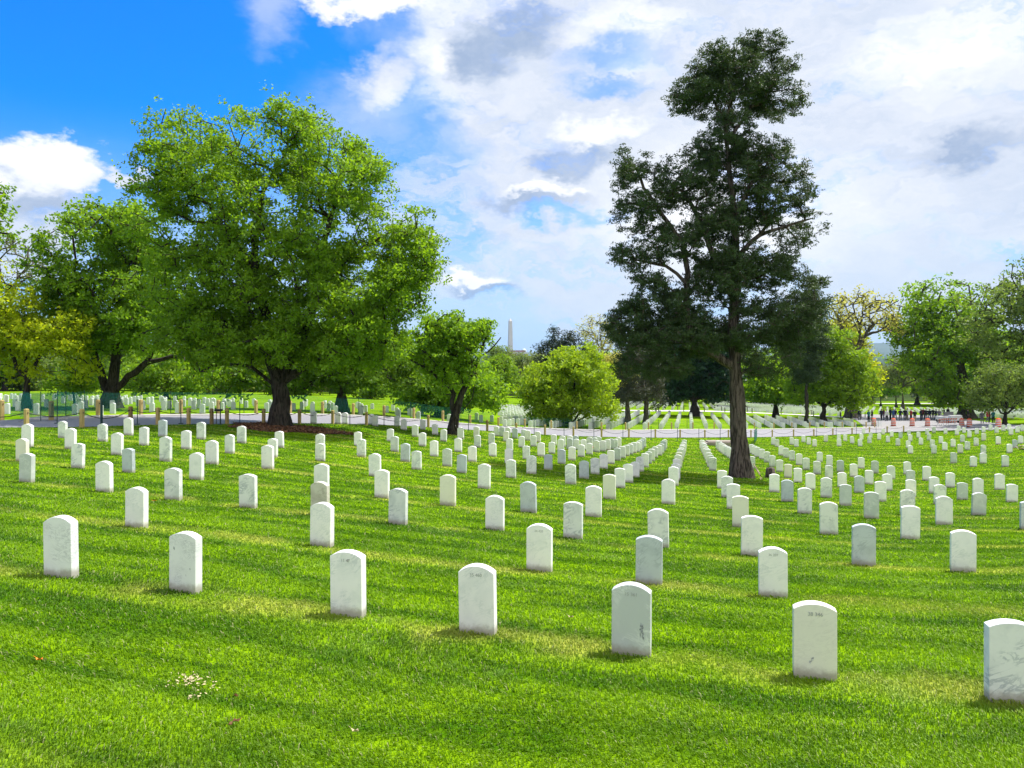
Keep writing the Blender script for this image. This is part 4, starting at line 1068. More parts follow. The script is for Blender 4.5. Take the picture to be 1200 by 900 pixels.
mid = [ # px, D, kind, height scale, label, leaf override
 (1050,205,0,1.0,'small dark green tree on the far lawn between gold and oak',None),(1058,190,1,1.1,'soft olive tree beyond the graves, right of the gold tree',None),(1032,215,0,.8,'lone small round tree farthest left on the far lawn','maple_deep'),
 (1075,230,2,1.3,'broad dark tree on the far lawn before the oak',None),(1104,215,2,1.5,'tree with stout bare trunk left of the great oak trunk','maple'),(1114,225,0,1.4,'tree with straight trunk beside the great oak',None),
 (1022,240,1,1.2,'pale olive tree behind the yellow leafed tree',None),(600,230,1,1.2,'olive tree under the white obelisk',None),(625,250,1,1.15,'pale open tree right of the obelisk',None),(583,200,1,1.15,'grey olive tree left of the obelisk','willow'),
 (612,185,0,1.0,'small round green tree beside the lime maple','willow'),(585,110,0,.85,'rounded bright green bush tree right of the leaning trunk','fresh'),(462,150,0,1.2,'mid green tree behind the net fence in the centre left','fresh'),(440,190,1,1.5,'olive tree far behind the great maple',None),
 (60,150,2,1.5,'wide green tree far behind the yellow maple','willow'),(150,170,1,1.5,'olive tree far behind the dark stems',None),(255,160,0,1.5,'tree far behind left of the maple trunk','willow'),(5,120,0,1.2,'dark round tree behind the left netting','maple_deep'),
 (345,170,2,1.4,'wide tree far behind the maple trunk',None),(870,150,2,1.3,'wide tree behind the cedar trunk on the far slope',None),(780,160,2,1.6,'wide tree far behind the grey conifers',None),(840,185,0,1.7,'round tree far behind the dark tree',None),
 (935,190,2,1.5,'broad tree far behind the bright green tree','maple'),(1180,190,2,1.9,'broad tree far behind the cherry tree','maple'),(1215,150,0,1.6,'tree beyond the right edge graves','maple'),(1150,240,1,1.9,'open tree far behind the oak',None),
 (724,120,1,.95,'olive tree behind the lime maple at right','gold'),(520,240,2,1.5,'wide tree far behind the leaning trunk','olive'),(-60,140,2,1.8,'wide tree beyond the left edge','maple')]
PR.append(proto('bushy_tree', 'olive', [(0,2.6,3.4,2.4),(-2.4,2.2,2.4,2.),(2.5,2.4,2.6,2.),(.4,4.4,2.4,1.7),(-3.6,1.6,1.6,1.3)], 330, .2, 32, .38, .55, bark_dark, 64, 5., gap=.32, depth=2.8))
for px, D, s_, lab, lf in [(38,128,1.0,'low bushy tree beyond the netting below the yellow maple','willow'),(104,118,.8,'low bushy tree behind the young tree at left','maple_deep'),(170,140,1.0,'low bush behind the netting between dark stems and maple','fresh'),
   (250,125,.95,'low bush left of the great maple trunk, beyond the graves','olive'),(296,150,1.1,'low bush just left of the maple trunk, far off','willow'),(356,135,1.0,'low bush just right of the maple trunk, far off','olive'),
   (432,120,.8,'low bush right of the dense shade tree','fresh'),(470,145,1.0,'far low bush left of the leaning trunk','maple_deep'),(505,112,.7,'low bush just left of the leaning trunk','maple'),(560,128,.75,'low fresh green bush just right of the leaning trunk','fresh'),
   (-30,120,1.1,'low bushy tree at the far left edge beyond the road','maple'),(212,155,1.2,'low bush behind the pale linden crown','willow'),(395,165,1.3,'low wide bush behind the shade tree trunk','maple_deep'),
   (75,165,1.4,'dark low bush filling the gap beyond the far left graves','maple_deep'),(135,175,1.4,'low bush far beyond the dark multi-stemmed trunk','olive'),(325,180,1.4,'wide low bush hidden behind the great trunk','maple_deep'),(448,175,1.3,'low olive bush seen beyond the centre left graves','olive'),
   (530,160,1.1,'low bush far behind the forked leaning trunk','maple_deep'),(640,180,1.2,'low olive bush behind the lime maple stems','olive'),(700,190,1.2,'low bush behind the twin grey conifers','maple_deep'),(745,185,1.1,'dark low bush between the grey conifers and dark tree','dark'),
   (790,195,1.2,'dark low bush beyond the side path behind the dark tree','dark'),(850,200,1.2,'low bush seen just left of the cedar trunk, far off','maple_deep'),(893,200,1.2,'low bush just right of the cedar trunk, far off','maple'),(935,210,1.1,'low bush beyond the bright green spreading tree','maple_deep')]:
    mid.append((px, D, 3, s_*1.45, lab, lf))
usedp = [False]*4
for px, D, k, s_, lab, lf in mid:
    o = PR[k] if not usedp[k] else copy_tree(PR[k]); usedp[k] = True
    b = atD(px, D); o.location = b; sc_ = s_*(1.0 if D < 160 else 1.15); o.scale = (sc_*rnd.uniform(.92, 1.1), sc_, sc_*rnd.uniform(.92, 1.08)); o.rotation_euler = (0, 0, rnd.random()*6.28)
    tag(o, lab, 'tree', 'middle distance trees beyond the graves')
    for ch in o.children:
        if ch.name.startswith('crown'):
            ch.material_slots[0].link = 'OBJECT'; ch.material_slots[0].material = LM[lf] if lf else ch.data.materials[0]
# the far wood as one mass
def far_wood():
    R = np.random.default_rng(5); T = []
    for _ in range(1500):
        D = 270+R.random()**1.3*900; px = R.uniform(-150, 1350)
        X = (px-CX)/F*D
        if 900 < px < 1250 and D < 300: continue
        T.append((X, D, float(gz(X, D))))
    T = np.array(T); n = len(T); per = 90
    H = np.minimum(-T[:, 2]-2-R.random(n)*11, 24)*(.8+.2*R.random(n)); H = np.maximum(H, 5); W = 4+3.5*R.random(n)
    sc = np.clip(T[:, 1]/400, .8, 2.)
    M = n*per; idx = np.repeat(np.arange(n), per)
    d = R.normal(size=(M, 3)); d /= np.linalg.norm(d, axis=1, keepdims=True); r = .55+.5*R.random(M)
    r *= 1+.25*np.sin(d[:, 0]*5+idx)*np.sin(d[:, 2]*6+idx*2)
    P = T[idx]+d*r[:, None]*np.stack([W[idx], W[idx], H[idx]*.46], -1); P[:, 2] += H[idx]*.55
    nrm = d+R.normal(size=(M, 3))*.8+np.array([0, 0, .5]); nrm /= np.linalg.norm(nrm, axis=1, keepdims=True)
    t = np.cross(nrm, R.normal(size=(M, 3))); t /= np.linalg.norm(t, axis=1, keepdims=True); b = np.cross(nrm, t)
    L = (1.25*sc[idx]*(.6+.8*R.random(M)))[:, None]
    V = np.stack([P-t*L, P+b*L*.7, P+t*L, P-b*L*.7], 1)
    tint = np.clip(R.random(M)*.3+R.random(n)[idx]*.7, 0, 1)
    o = add('distant_woods', mesh_np('distant_woods', V.reshape(-1, 3), np.arange(M*4), [leaf_mat('distant_foliage', (.03, .07, .02), (.17, .20, .06), .25)], False, attr=np.repeat(tint, 4), nper=4))
    tag(o, 'hazy mixed olive and green woodland beyond the cemetery', 'woodland', kind='stuff')
far_wood()

# mulch ring under the maple
def mulch():
    c = atD(331, 35.4); R = np.random.default_rng(9); n = 5200
    a = R.random(n)*2*PI; rr = np.sqrt(R.random(n)); edge = 1+.18*np.sin(a*3+1)+.1*np.sin(a*7)
    X = c.x+.25+np.cos(a)*rr*2.7*edge; Y = c.y-.1+np.sin(a)*rr*2.0*edge; Z = gz(X, Y)+.02+.05*(1-rr)+.02*R.random(n)
    V = np.empty((n, 4, 3)); b = R.random(n)*PI; L = .035+.05*R.random(n); w = L*.4
    tx, ty = np.cos(b), np.sin(b); tl = R.normal(0, .4, n)
    for k, (s1, s2) in enumerate(((-1,-1),(1,-1),(1,1),(-1,1))):
        V[:, k, 0] = X+s1*tx*L-s2*ty*w; V[:, k, 1] = Y+s1*ty*L+s2*tx*w; V[:, k, 2] = Z+s1*tl*L+.01
    # bed surface
    ring = []; K = 48
    for i in range(9):
        for k in range(K):
            an = 2*PI*k/K; e = 1+.18*math.sin(an*3+1)+.1*math.sin(an*7); q = i/8
            x = c.x+.25+math.cos(an)*q*2.75*e; y = c.y-.1+math.sin(an)*q*2.05*e
            ring.append((x, y, float(gz(x, y))+.02+.06*(1-q)))
    base = n*4; F2 = []
    for i in range(8):
        for k in range(K): F2 += [base+i*K+k, base+i*K+(k+1) % K, base+(i+1)*K+(k+1) % K, base+(i+1)*K+k]
    VV = np.r_[V.reshape(-1, 3), np.array(ring)]; L = np.r_[np.arange(n*4), np.array(F2)]
    o = add('mulch', mesh_np('mulch', VV, L, [flat_mat('bark_mulch', (.17, .085, .045), .95, .55, 14.)], False, nper=4)); tag(o, 'brown bark mulch ring round the great maple trunk', 'mulch', kind='stuff')
mulch()

# ------------------------------------------------------------------ far buildings and hills
def obelisk():
    D = 3660.; X = (598-CX)/F*D; s = 169/39.5*1.; r = empty('stone_obelisk', (X, D, -45.))
    tag(r, 'distant pale stone obelisk standing tall on the horizon', 'obelisk')
    st_ = flat_mat('pale_limestone', (.62, .58, .53), .8, .05, .02); m = MB()
    hb, ht, zt, za = 11.5, 7.4, 196., 210.
    P = [(-hb,-hb,0),(hb,-hb,0),(hb,hb,0),(-hb,hb,0),(-ht,-ht,zt),(ht,-ht,zt),(ht,ht,zt),(-ht,ht,zt)]
    m.poly(P, [(3,2,1,0),(0,1,5,4),(1,2,6,5),(2,3,7,6),(3,0,4,7)]); m.build('shaft', st_, r)
    m = MB(); m.poly([(-ht,-ht,zt),(ht,-ht,zt),(ht,ht,zt),(-ht,ht,zt),(0,0,za)], [(0,1,4),(1,2,4),(2,3,4),(3,0,4)]); m.build('pyramid_cap', st_, r)
    r.rotation_euler = (0, 0, .35)
    # long low building with a pale dome beside it
    D = 3000.; X = (607-CX)/F*D; r = empty('long_building', (X, D, -45.)); tag(r, 'long low red and white building beside the foot of the obelisk', 'building')
    br = flat_mat('red_brick', (.35, .14, .11), .9); wh = flat_mat('white_stone', (.6, .6, .6), .8)
    m = MB(); m.box((0, 0, 22), (60, 18, 44)); m.build('wall', wh, r); m = MB(); m.box((0, 0, 47), (62, 20, 6)); m.build('roof', br, r)
    D = 3100.; X = (614-CX)/F*D; r = empty('domed_building', (X, D, -45.)); tag(r, 'pale blue domed building right of the obelisk on the horizon', 'building')
    m = MB(); m.box((0, 0, 21), (30, 20, 42)); m.build('wall', wh, r)
    m = MB(); m.lathe([(12, 42), (12, 46), (10.5, 51), (7, 55), (2, 57.5), (.5, 60)], n=16); m.build('dome', flat_mat('pale_copper', (.42, .52, .56), .6), r, smooth=True)
obelisk()
b = atD(232, 210.); r = empty('white_house', (b.x, b.y, b.z)); tag(r, 'small white walled house glimpsed through leaves behind the left trees', 'house')
m = MB(); m.box((0, 0, 3.4), (9, 7, 7)); m.build('wall', flat_mat('white_wall', (.7, .7, .68)), r)
m = MB(); m.poly([(-5,-4,6.9),(5,-4,6.9),(5,4,6.9),(-5,4,6.9),(-5,0,9.6),(5,0,9.6)], [(0,1,5,4),(2,3,4,5),(0,4,3),(1,2,5),(3,2,1,0)]); m.build('roof', flat_mat('slate', (.2,.2,.22)), r)
for k in range(3):
    m = MB(); m.box((-2.8+2.8*k, -3.52, 4), (1., .06, 1.5)); m.build('window', flat_mat('dark_glass', (.05,.06,.07), .2), r)
def hills():
    R = np.random.default_rng(4); nx_, ny_ = 160, 14; V = []
    for j in range(ny_):
        for i in range(nx_):
            X = -9500+19000*i/(nx_-1); Y = 7600+2600*j/(ny_-1); u = j/(ny_-1)
            h = 30+50*mnoise.fractal(Vector((X*.0004, Y*.0004, 3.)), .8, 2., 5)+85*math.exp(-((X-4600)/1500)**2)+30*math.exp(-((X+4500)/2500)**2)
            V.append((X, Y, -46+max(8, h+28)*math.sin(PI*min(1, u*1.05))**.7*1.0 if 0 < u < .98 else -50))
    idx = np.arange(nx_*ny_).reshape(ny_, nx_); Q = np.stack([idx[:-1, :-1], idx[:-1, 1:], idx[1:, 1:], idx[1:, :-1]], -1).reshape(-1, 4)
    m, nt, out = nmat('wooded_hills'); n = N(nt); g = n.new('ShaderNodeNewGeometry')
    n.bsdf(out, n.mix(n.noise(g.outputs['Position'], .004, 6., .6), (.025, .05, .02), (.07, .09, .035)), .9)
    o = add('hills', mesh_np('hills', np.array(V), Q, [m], True, nper=4)); tag(o, kind='structure')
hills()
# ------------------------------------------------------------------ people at the road junction
def capsule_person(pose):
    """one continuous skinned body; pose moves legs, arms and head"""
    J = {'pelvis':(0,0,.93),'waist':(0,.0,1.08),'chest':(0,0,1.30),'neck':(0,0,1.47),'chin':(0,-.02,1.53),'head':(0,-.015,1.63),'crown':(0,0,1.70),
         'hl':(-.10,0,.90),'hr':(.10,0,.90),'kl':(-.11,-.02,.49),'kr':(.11,-.02,.49),'al':(-.11,.02,.09),'ar':(.11,.02,.09),'tl':(-.12,-.14,.04),'tr':(.12,-.14,.04),
         'sl':(-.19,0,1.40),'sr':(.19,0,1.40),'el':(-.25,.02,1.13),'er':(.25,.02,1.13),'wl':(-.25,-.08,.90),'wr':(.25,-.08,.90),'fl':(-.24,-.11,.82),'fr':(.24,-.11,.82)}
    J.update(pose)
    E_ = [('pelvis','waist'),('waist','chest'),('chest','neck'),('neck','chin'),('chin','head'),('head','crown'),('pelvis','hl'),('hl','kl'),('kl','al'),('al','tl'),('pelvis','hr'),('hr','kr'),('kr','ar'),('ar','tr'),
          ('chest','sl'),('sl','el'),('el','wl'),('wl','fl'),('chest','sr'),('sr','er'),('er','wr'),('wr','fr')]
    Rr = {'pelvis':(.155,.115),'waist':(.14,.10),'chest':(.165,.115),'neck':(.058,.058),'chin':(.065,.075),'head':(.082,.10),'crown':(.06,.07),'hl':(.10,.10),'hr':(.10,.10),'kl':(.062,.062),'kr':(.062,.062),
          'al':(.045,.045),'ar':(.045,.045),'tl':(.04,.035),'tr':(.04,.035),'sl':(.062,.062),'sr':(.062,.062),'el':(.045,.045),'er':(.045,.045),'wl':(.032,.032),'wr':(.032,.032),'fl':(.034,.022),'fr':(.034,.022)}
    names = list(J); me = bpy.data.meshes.new('body'); me.from_pydata([J[k] for k in names], [(names.index(a), names.index(b)) for a, b in E_], [])
    o = bpy.data.objects.new('body_src', me); COL.objects.link(o)
    sk = o.modifiers.new('s', 'SKIN'); sk.use_smooth_shade = True
    for i, k in enumerate(names): me.skin_vertices[0].data[i].radius = Rr[k]
    me.skin_vertices[0].data[names.index('pelvis')].use_root = True
    ss = o.modifiers.new('u', 'SUBSURF'); ss.levels = ss.render_levels = 1
    bpy.context.view_layer.update()
    out = bpy.data.meshes.new_from_object(o.evaluated_get(bpy.context.evaluated_depsgraph_get()))
    bpy.data.objects.remove(o); return out, J
def sub_mesh(src, name, test, grow):
    """clothing: the body's own faces, lifted a little off the skin"""
    keep = [p for p in src.polygons if test(p.center)]
    vi = sorted({v for p in keep for v in p.vertices}); mp = {v: i for i, v in enumerate(vi)}
    V = [tuple(src.vertices[v].co+src.vertices[v].normal*grow) for v in vi]
    me = bpy.data.meshes.new(name); me.from_pydata(V, [], [[mp[v] for v in p.vertices] for p in keep])
    for p in me.polygons: p.use_smooth = True
    return me
skin = flat_mat('skin', (.48, .30, .21), .6)
cl = {k: flat_mat('cloth_'+k, c, .85) for k, c in dict(navy=(.012,.016,.035), black=(.012,.012,.013), white=(.62,.62,.62), red=(.30,.03,.035), grey=(.12,.12,.13), teal=(.02,.12,.13), maroon=(.12,.02,.03), blue=(.04,.08,.22), khaki=(.28,.23,.15), denim=(.04,.06,.11)).items()}
hair_m = flat_mat('dark_hair', (.02, .014, .01), .6)
poses = [{}, {'kl':(-.11,-.10,.50),'al':(-.11,-.16,.10),'tl':(-.12,-.32,.06),'ar':(.11,.22,.12),'tr':(.12,.10,.04),'kr':(.11,.04,.50),'wl':(-.24,-.20,.95),'fl':(-.23,-.25,.88)},
         {'el':(-.24,-.06,1.15),'wl':(-.08,-.20,1.12),'fl':(0,-.22,1.14),'er':(.24,-.06,1.15),'wr':(.10,-.22,1.08),'fr':(.03,-.25,1.10)}]
tmpl = []
for k, ps in enumerate(poses):
    bme, J = capsule_person(ps)
    arms = lambda c: abs(c.x) > .17
    bme.materials.clear(); bme.materials.append(skin)
    jack = sub_mesh(bme, 'jacket', lambda c: c.z > .86 and c.z < 1.475 and not (c.z < .90 and abs(c.x) > .19), .018)
    tro = sub_mesh(bme, 'trousers', lambda c: .10 < c.z <= .93 and abs(c.x) < .2, .014)
    sho = sub_mesh(bme, 'shoes', lambda c: c.z <= .13, .008)
    har = sub_mesh(bme, 'hair', lambda c: c.z > 1.60 and (c.y > -.045 or c.z > 1.68), .016)
    tmpl.append((bme, jack, tro, sho, har))
def person(px, py, k, jc, tc, label, rz, s=1.):
    b = hit(px, py); r = empty('person', b, rz); r.scale = (s, s, s); tag(r, label, 'person', 'visitors gathered at the road junction')
    bme, jack, tro, sho, har = tmpl[k]
    for nm, me, mt in (('body', bme, skin), ('jacket', jack, cl[jc]), ('trousers', tro, cl[tc]), ('shoes', sho, cl['black']), ('hair', har, hair_m)):
        if not me.materials: me.materials.append(skin)
        o = add(nm, me, r)
        o.material_slots[0].link = 'OBJECT'; o.material_slots[0].material = mt
ppl = [(997.5,493.5,'black'),(1007,492.5,'navy'),(1018,495,'teal'),(1022,494.5,'black'),(1033,493,'navy'),(1035.8,492.4,'maroon'),(1039.2,493.5,'white'),(1043.5,492.2,'navy'),(1046.6,493,'blue'),(1049,492.2,'black'),(1055,493.2,'navy'),(1060.5,493,'black'),(1063.2,492,'white'),
 (1067.5,493.2,'red'),(1072,494.2,'black'),(1079.3,493,'navy'),(1082,491.8,'maroon'),(1085.2,493.2,'black'),(1089.5,492.6,'navy'),(1093.5,492,'black'),(1097,492.6,'navy'),(1100.5,494.5,'grey'),(1106.5,491.2,'navy'),(1111,491,'black'),(1134,493.2,'black'),(1151,496.5,'grey'),(1157,495.5,'red'),(1159.5,495,'maroon'),(1164,496,'teal')]
for i, (px, py, jc) in enumerate(ppl):
    word = {'navy':'dark navy','black':'black','white':'white','red':'red','grey':'grey','teal':'teal','maroon':'maroon','blue':'blue'}[jc]
    person(px, py, rnd.randrange(3), jc, rnd.choice(['denim', 'black', 'khaki', 'navy', 'grey']), f"person in {word} top, {ORD(i+1)} from the left of the visitors standing at the junction", rnd.random()*6.28, rnd.uniform(.95, 1.06))

# ------------------------------------------------------------------ traffic drums, barricades, white cart
orange = flat_mat('orange_plastic', (.75, .09, .012), .5, .05); refl = flat_mat('white_band', (.55, .54, .52), .4, .05); rub = flat_mat('black_rubber', (.02,.02,.02), .8)
drum = empty('traffic_drum', (0, 0, 0))
m = MB(); m.lathe([(.36, 0), (.36, .05), (.31, .07)], n=16); m.build('base', rub, drum)
m = MB(); m.lathe([(.29, .06), (.28, .50), (.265, .52), (.25, .90), (.22, .96), (.08, .98)], n=20); m.build('drum', orange, drum, smooth=True)
for z0, r0 in ((.18, .292), (.38, .288), (.58, .272), (.76, .266)):
    m = MB(); m.lathe([(r0, z0), (r0-.004, z0+.10)], n=20); m.build('reflective_band', refl, drum)
m = MB(); m.tube([(-.09, 0, .97), (-.07, 0, 1.04), (.07, 0, 1.04), (.09, 0, .97)], .015, 6); m.build('handle', orange, drum)
for i, (px, py) in enumerate([(1024,499),(1047,499.5),(1069,499.6),(1087,499.8),(1127,500.2),(1136,500.6),(1170,501)]):
    o = drum if i == 0 else copy_tree(drum); o.location = hit(px, py)
    tag(o, f"orange and white traffic drum, {ORD(i+1)} of seven from the left by the crowd", 'traffic drum', 'traffic drums around the road junction')
bar = empty('barricade', (0, 0, 0))
for z0 in (.55, .88):
    m = MB(); m.box((0, 0, z0), (1.9, .04, .2)); m.build('board', refl, bar)
    for k in range(6):
        m = MB(); x = -.8+k*.32; m.poly([(x, -.024, z0-.1), (x+.14, -.024, z0-.1), (x+.24, -.024, z0+.1), (x+.10, -.024, z0+.1)], [(0, 1, 2, 3)])
        m.build('stripe', orange, bar)
for x in (-.8, .8):
    m = MB(); m.tube([(x, -.3, 0), (x, 0, .5), (x, 0, 1.05)], .02, 6); m.tube([(x, .3, 0), (x, 0, .5)], .02, 6); m.build('leg', flat_mat('galvanised', (.4,.4,.42), .5), bar)
for i, (px, py) in enumerate([(1112,499.5),(1105,500)]):
    o = bar if i == 0 else copy_tree(bar); o.location = hit(px, py); o.rotation_euler = (0, 0, .1+.3*i)
    tag(o, ['striped orange and white road barricade before the white cart, the right one', 'striped barricade left of the other, angled, before the white cart'][i], 'barricade', 'striped barricades at the junction')
b = hit(1112, 495.5); r = empty('utility_cart', b, .25); tag(r, 'white open utility cart parked behind the barricades among visitors', 'utility cart')
wp = flat_mat('white_paint', (.6, .61, .62), .35, .03); 
m = MB(); m.box((0, 0, .62), (1.9, 2.6, .42)); m.box((0, -1.0, .95), (1.85, .5, .3)); m.build('body', wp, r)
for x in (-.82, .82):
    for y in (-.85, .95):
        m = MB(); m.tube([(x-.1, y, .3), (x+.1, y, .3)], .3, 14); m.build('wheel', rub, r)
    m = MB(); m.box((x*.85, -1.31, .7), (.2, .03, .1)); m.build('tail_light', orange, r)
m = MB(); m.box((0, .3, 1.0), (1.5, .6, .14)); m.box((0, .05, 1.25), (1.5, .12, .45)); m.build('seat', cl['grey'], r)

# ------------------------------------------------------------------ flowers, leaves, litter
def bouquet(px, py, cols, label, n=14, sp=.16, hgt=.22):
    b = hit(px, py); r = empty('flower_bouquet', b); tag(r, label, 'flowers')
    for nm, mt, kk in (('leaves', LM['maple_deep'], 0),)+tuple(('blossoms', c, i+1) for i, c in enumerate(cols)):
        m = MB()
        for _ in range(n):
            x, y, z = rnd.gauss(0, sp), rnd.gauss(0, sp*.5), rnd.uniform(.04 if kk == 0 else .1, hgt)
            if kk == 0: m.tube([(x*.3, y*.3, 0), (x, y, z)], [.008, .02], 4); m.poly([(x-.05, y, z-.03), (x, y-.03, z+.03), (x+.06, y, z)], [(0, 1, 2)])
            else: m.lathe([(.005, -.03), (.035, 0), (.03, .02), (.01, .025)], (x, y, z), 7)
        m.build(nm, mt, r)
bouquet(697, 528.5, [flat_mat('red_petals', (.55,.03,.07)), flat_mat('pink_petals', (.65,.25,.30))], 'small red and pink flowers laid before a distant headstone', 9, .10, .25)
bouquet(1197, 527.5, [flat_mat('white_petals', (.75,.72,.65)), flat_mat('peach_petals', (.65,.35,.2))], 'white and peach flower bunch by the last headstone at right', 16, .22, .32)
def leafobj(px, py, c, s, label):
    b = hit(px, py); m = MB()
    m.poly([(-s,0,.0),(-.4*s,.5*s,.012),(.3*s,.45*s,.0),(s,.05*s,.02),(.35*s,-.5*s,.004),(-.4*s,-.42*s,.014),(0,0,-.004)], [(0,6,1),(1,6,2),(2,6,3),(3,6,4),(4,6,5),(5,6,0)])
    m.tube([(s, .05*s, .02), (1.5*s, .1*s, .03)], .0015, 4)
    o = m.build('dead_leaf', c, None, (b.x, b.y, b.z+.05)); o.rotation_euler = (.3, .2, rnd.random()*6); tag(o, label, 'leaf')
br1 = flat_mat('brown_leaf', (.12, .055, .02)); or1 = flat_mat('orange_leaf', (.75, .22, .02)); cr1 = flat_mat('straw_leaf', (.42, .34, .20))
leafobj(46, 781, or1, .035, 'bright orange fallen leaf on the grass at lower left')
leafobj(277, 854, br1, .03, 'dark brown curled leaf in the grass below the straw patch')
leafobj(271, 858, br1, .025, 'smaller dark brown leaf just left of the curled one')
leafobj(669, 729, cr1, .035, 'pale dry leaf left of the stained grey headstone')
leafobj(416, 866, cr1, .03, 'pale straw coloured leaf near the bottom centre')
leafobj(277, 824, br1, .022, 'small brown leaf right of the straw patch')
leafobj(181, 590, or1, .05, 'small orange leaf lying between two left headstones')
def straw():
    R = np.random.default_rng(2); V = []
    for (px, py, n, sp) in ((222,800,34,.035),(234,804,26,.05),(250,813,14,.06),(226,822,10,.02),(205,806,9,.05),(215,795,12,.06)):
        b = hit(px, py)
        for _ in range(n):
            x, y = b.x+R.normal()*sp, b.y+R.normal()*sp*.9; z = float(gz(x, y))+.022+.02*R.random(); a = R.random()*PI; L = .006+.012*R.random(); w = .003+.004*R.random()
            c, s = math.cos(a), math.sin(a); t = R.normal()*.4
            V += [(x-c*L, y-s*L, z-t*L), (x+s*w, y-c*w, z), (x+c*L, y+s*L, z+t*L), (x-s*w, y+c*w, z+.004)]
    V = np.array(V); o = add('dry_straw', mesh_np('dry_straw', V, np.arange(len(V)), [flat_mat('straw', (.44,.37,.22), .8, .3, 30.)], False, nper=4)); tag(o, 'pale dead straw patch in the grass at lower left', 'straw', kind='stuff')
straw()

# ------------------------------------------------------------------ sun, sky, air, camera
SUN_AZ, SUN_EL = math.radians(32.), math.radians(62.)      # measured from +X towards +Y
sd = Vector((math.cos(SUN_EL)*math.cos(SUN_AZ), math.cos(SUN_EL)*math.sin(SUN_AZ), math.sin(SUN_EL)))
L = bpy.data.lights.new('sun', 'SUN'); L.energy = 4.2; L.angle = math.radians(.53); L.color = (1., .955, .88)
so = bpy.data.objects.new('sun', L); COL.objects.link(so); so.rotation_euler = sd.to_track_quat('Z', 'Y').to_euler()
W = bpy.data.worlds.new('World'); scene.world = W; W.use_nodes = True; nt = W.node_tree; nt.nodes.clear(); n = N(nt)
sky = n.new('ShaderNodeTexSky'); sky.sky_type = 'NISHITA'; sky.sun_disc = False; sky.sun_elevation = SUN_EL; sky.sun_rotation = PI/2-SUN_AZ
sky.air_density = 1.0; sky.dust_density = .6; sky.ozone_density = 2.
tc = n.new('ShaderNodeTexCoord'); d = n.vmath('NORMALIZE', tc.outputs['Generated']); x, y, z = n.xyz(d)
az = n.math('ARCTAN2', x, y); el = n.math('ARCSINE', z)
def AE(px, py):
    a = math.atan((px-CX)/F); return a, math.atan((HY-py)/F*math.cos(a))
v = n.comb(az, el, 0.)
wn = n.noise(v, 5., 6., .58, col=True); wv = n.vmath('SUBTRACT', wn, (.5, .5, .5))
wn2 = n.noise(n.vmath('MULTIPLY', v, (1., 1.7, 1.)), 17., 7., .62, col=True); wv2 = n.vmath('SUBTRACT', wn2, (.5, .5, .5))
vw = n.vmath('ADD', v, n.vmath('ADD', n.vmath('SCALE', wv, scale=.16), n.vmath('SCALE', wv2, scale=.10)))
vs = n.vmath('ADD', v, n.vmath('ADD', n.vmath('SCALE', wv, scale=.05), n.vmath('SCALE', wv2, scale=.09)))
def blob(px, py, rx, ry, soft=.5, vec=None, rot=0.):
    a, e = AE(px, py); ca_, sa_ = math.cos(rot), math.sin(rot)
    q = n.vmath('SUBTRACT', vec if vec is not None else vw, (a, e, 0)); X_, Y_, _ = n.xyz(q)
    if rot: X2 = n.math('ADD', n.math('MULTIPLY', X_, ca_), n.math('MULTIPLY', Y_, sa_)); Y2 = n.math('SUBTRACT', n.math('MULTIPLY', Y_, ca_), n.math('MULTIPLY', X_, sa_)); X_, Y_ = X2, Y2
    l = n.vmath('LENGTH', n.comb(n.math('DIVIDE', X_, rx/F), n.math('DIVIDE', Y_, ry/F), 0.))
    return n.sstep(l, 1+soft, max(0, 1-soft))
def mx(*a):
    r = a[0]
    for b in a[1:]: r = n.math('MAXIMUM', r, b)
    return r
# stratus sheet to the right; its edge slants up to the left
ax, ay, _ = n.xyz(vw); e0 = AE(400, 20); e1 = AE(505, 300)
k = (e1[0]-e0[0])/(e1[1]-e0[1]); line = n.math('SUBTRACT', ax, n.math('ADD', n.math('MULTIPLY', n.math('SUBTRACT', ay, e0[1]), k), e0[0]))
sheet = n.sstep(line, -.015, .13)
streak = n.noise(n.vmath('MULTIPLY', n.vmath('ADD', vs, (3.1, 0, 0)), (1.5, 5., 1.)), 4.2, 7., .6, .8)
amt = n.math('MULTIPLY', sheet, n.sstep(streak, .18, .50, .45, 1.))
holes = mx(blob(715, 68, 55, 16, .7, vs), blob(705, 102, 40, 9, .7, vs), blob(500, 165, 55, 22, .9, vs, -.3), blob(470, 225, 60, 14, .8, vs), blob(640, 255, 90, 8, .8, vs), blob(455, 60, 32, 40, .6, vs))
amt = n.math('MULTIPLY', amt, n.math('SUBTRACT', 1., n.math('MULTIPLY', holes, .55)))
cum = mx(blob(15, 200, 62, 26, .35, vs), blob(82, 196, 34, 22, .35, vs), blob(10, 228, 78, 18, .5, vs), blob(150, 209, 26, 8, .6, vs), blob(30, 268, 60, 22, .7, vs), blob(10, 300, 70, 20, .8, vs),
         blob(430, 2, 95, 14, .5, vs), blob(552, 323, 40, 12, .3, vs), blob(515, 332, 26, 6, .4, vs), blob(450, 95, 50, 22, .8, vs, .7), blob(530, 55, 60, 40, .6, vs, .5), blob(-50, 240, 60, 40, .5, vs), blob(690, 158, 60, 22, .5, vs), blob(1070, 95, 10, 8, .8, vs), blob(1075, 333, 30, 6, .5, vs))
thin = n.math('MULTIPLY', mx(blob(315, 12, 24, 26, .9, vs), blob(430, 140, 60, 30, 1., vs)), .5)
low = n.sstep(el, .30, .03, 0., .95); low = n.math('MULTIPLY', low, n.sstep(az, -.75, -.25, .6, 1.))
lf = n.math('MULTIPLY', blob(560, 300, 150, 140, .8), n.sstep(streak, .34, .58, .35, .95))
cov = mx(amt, cum, thin, n.math('MULTIPLY', low, .85), lf)
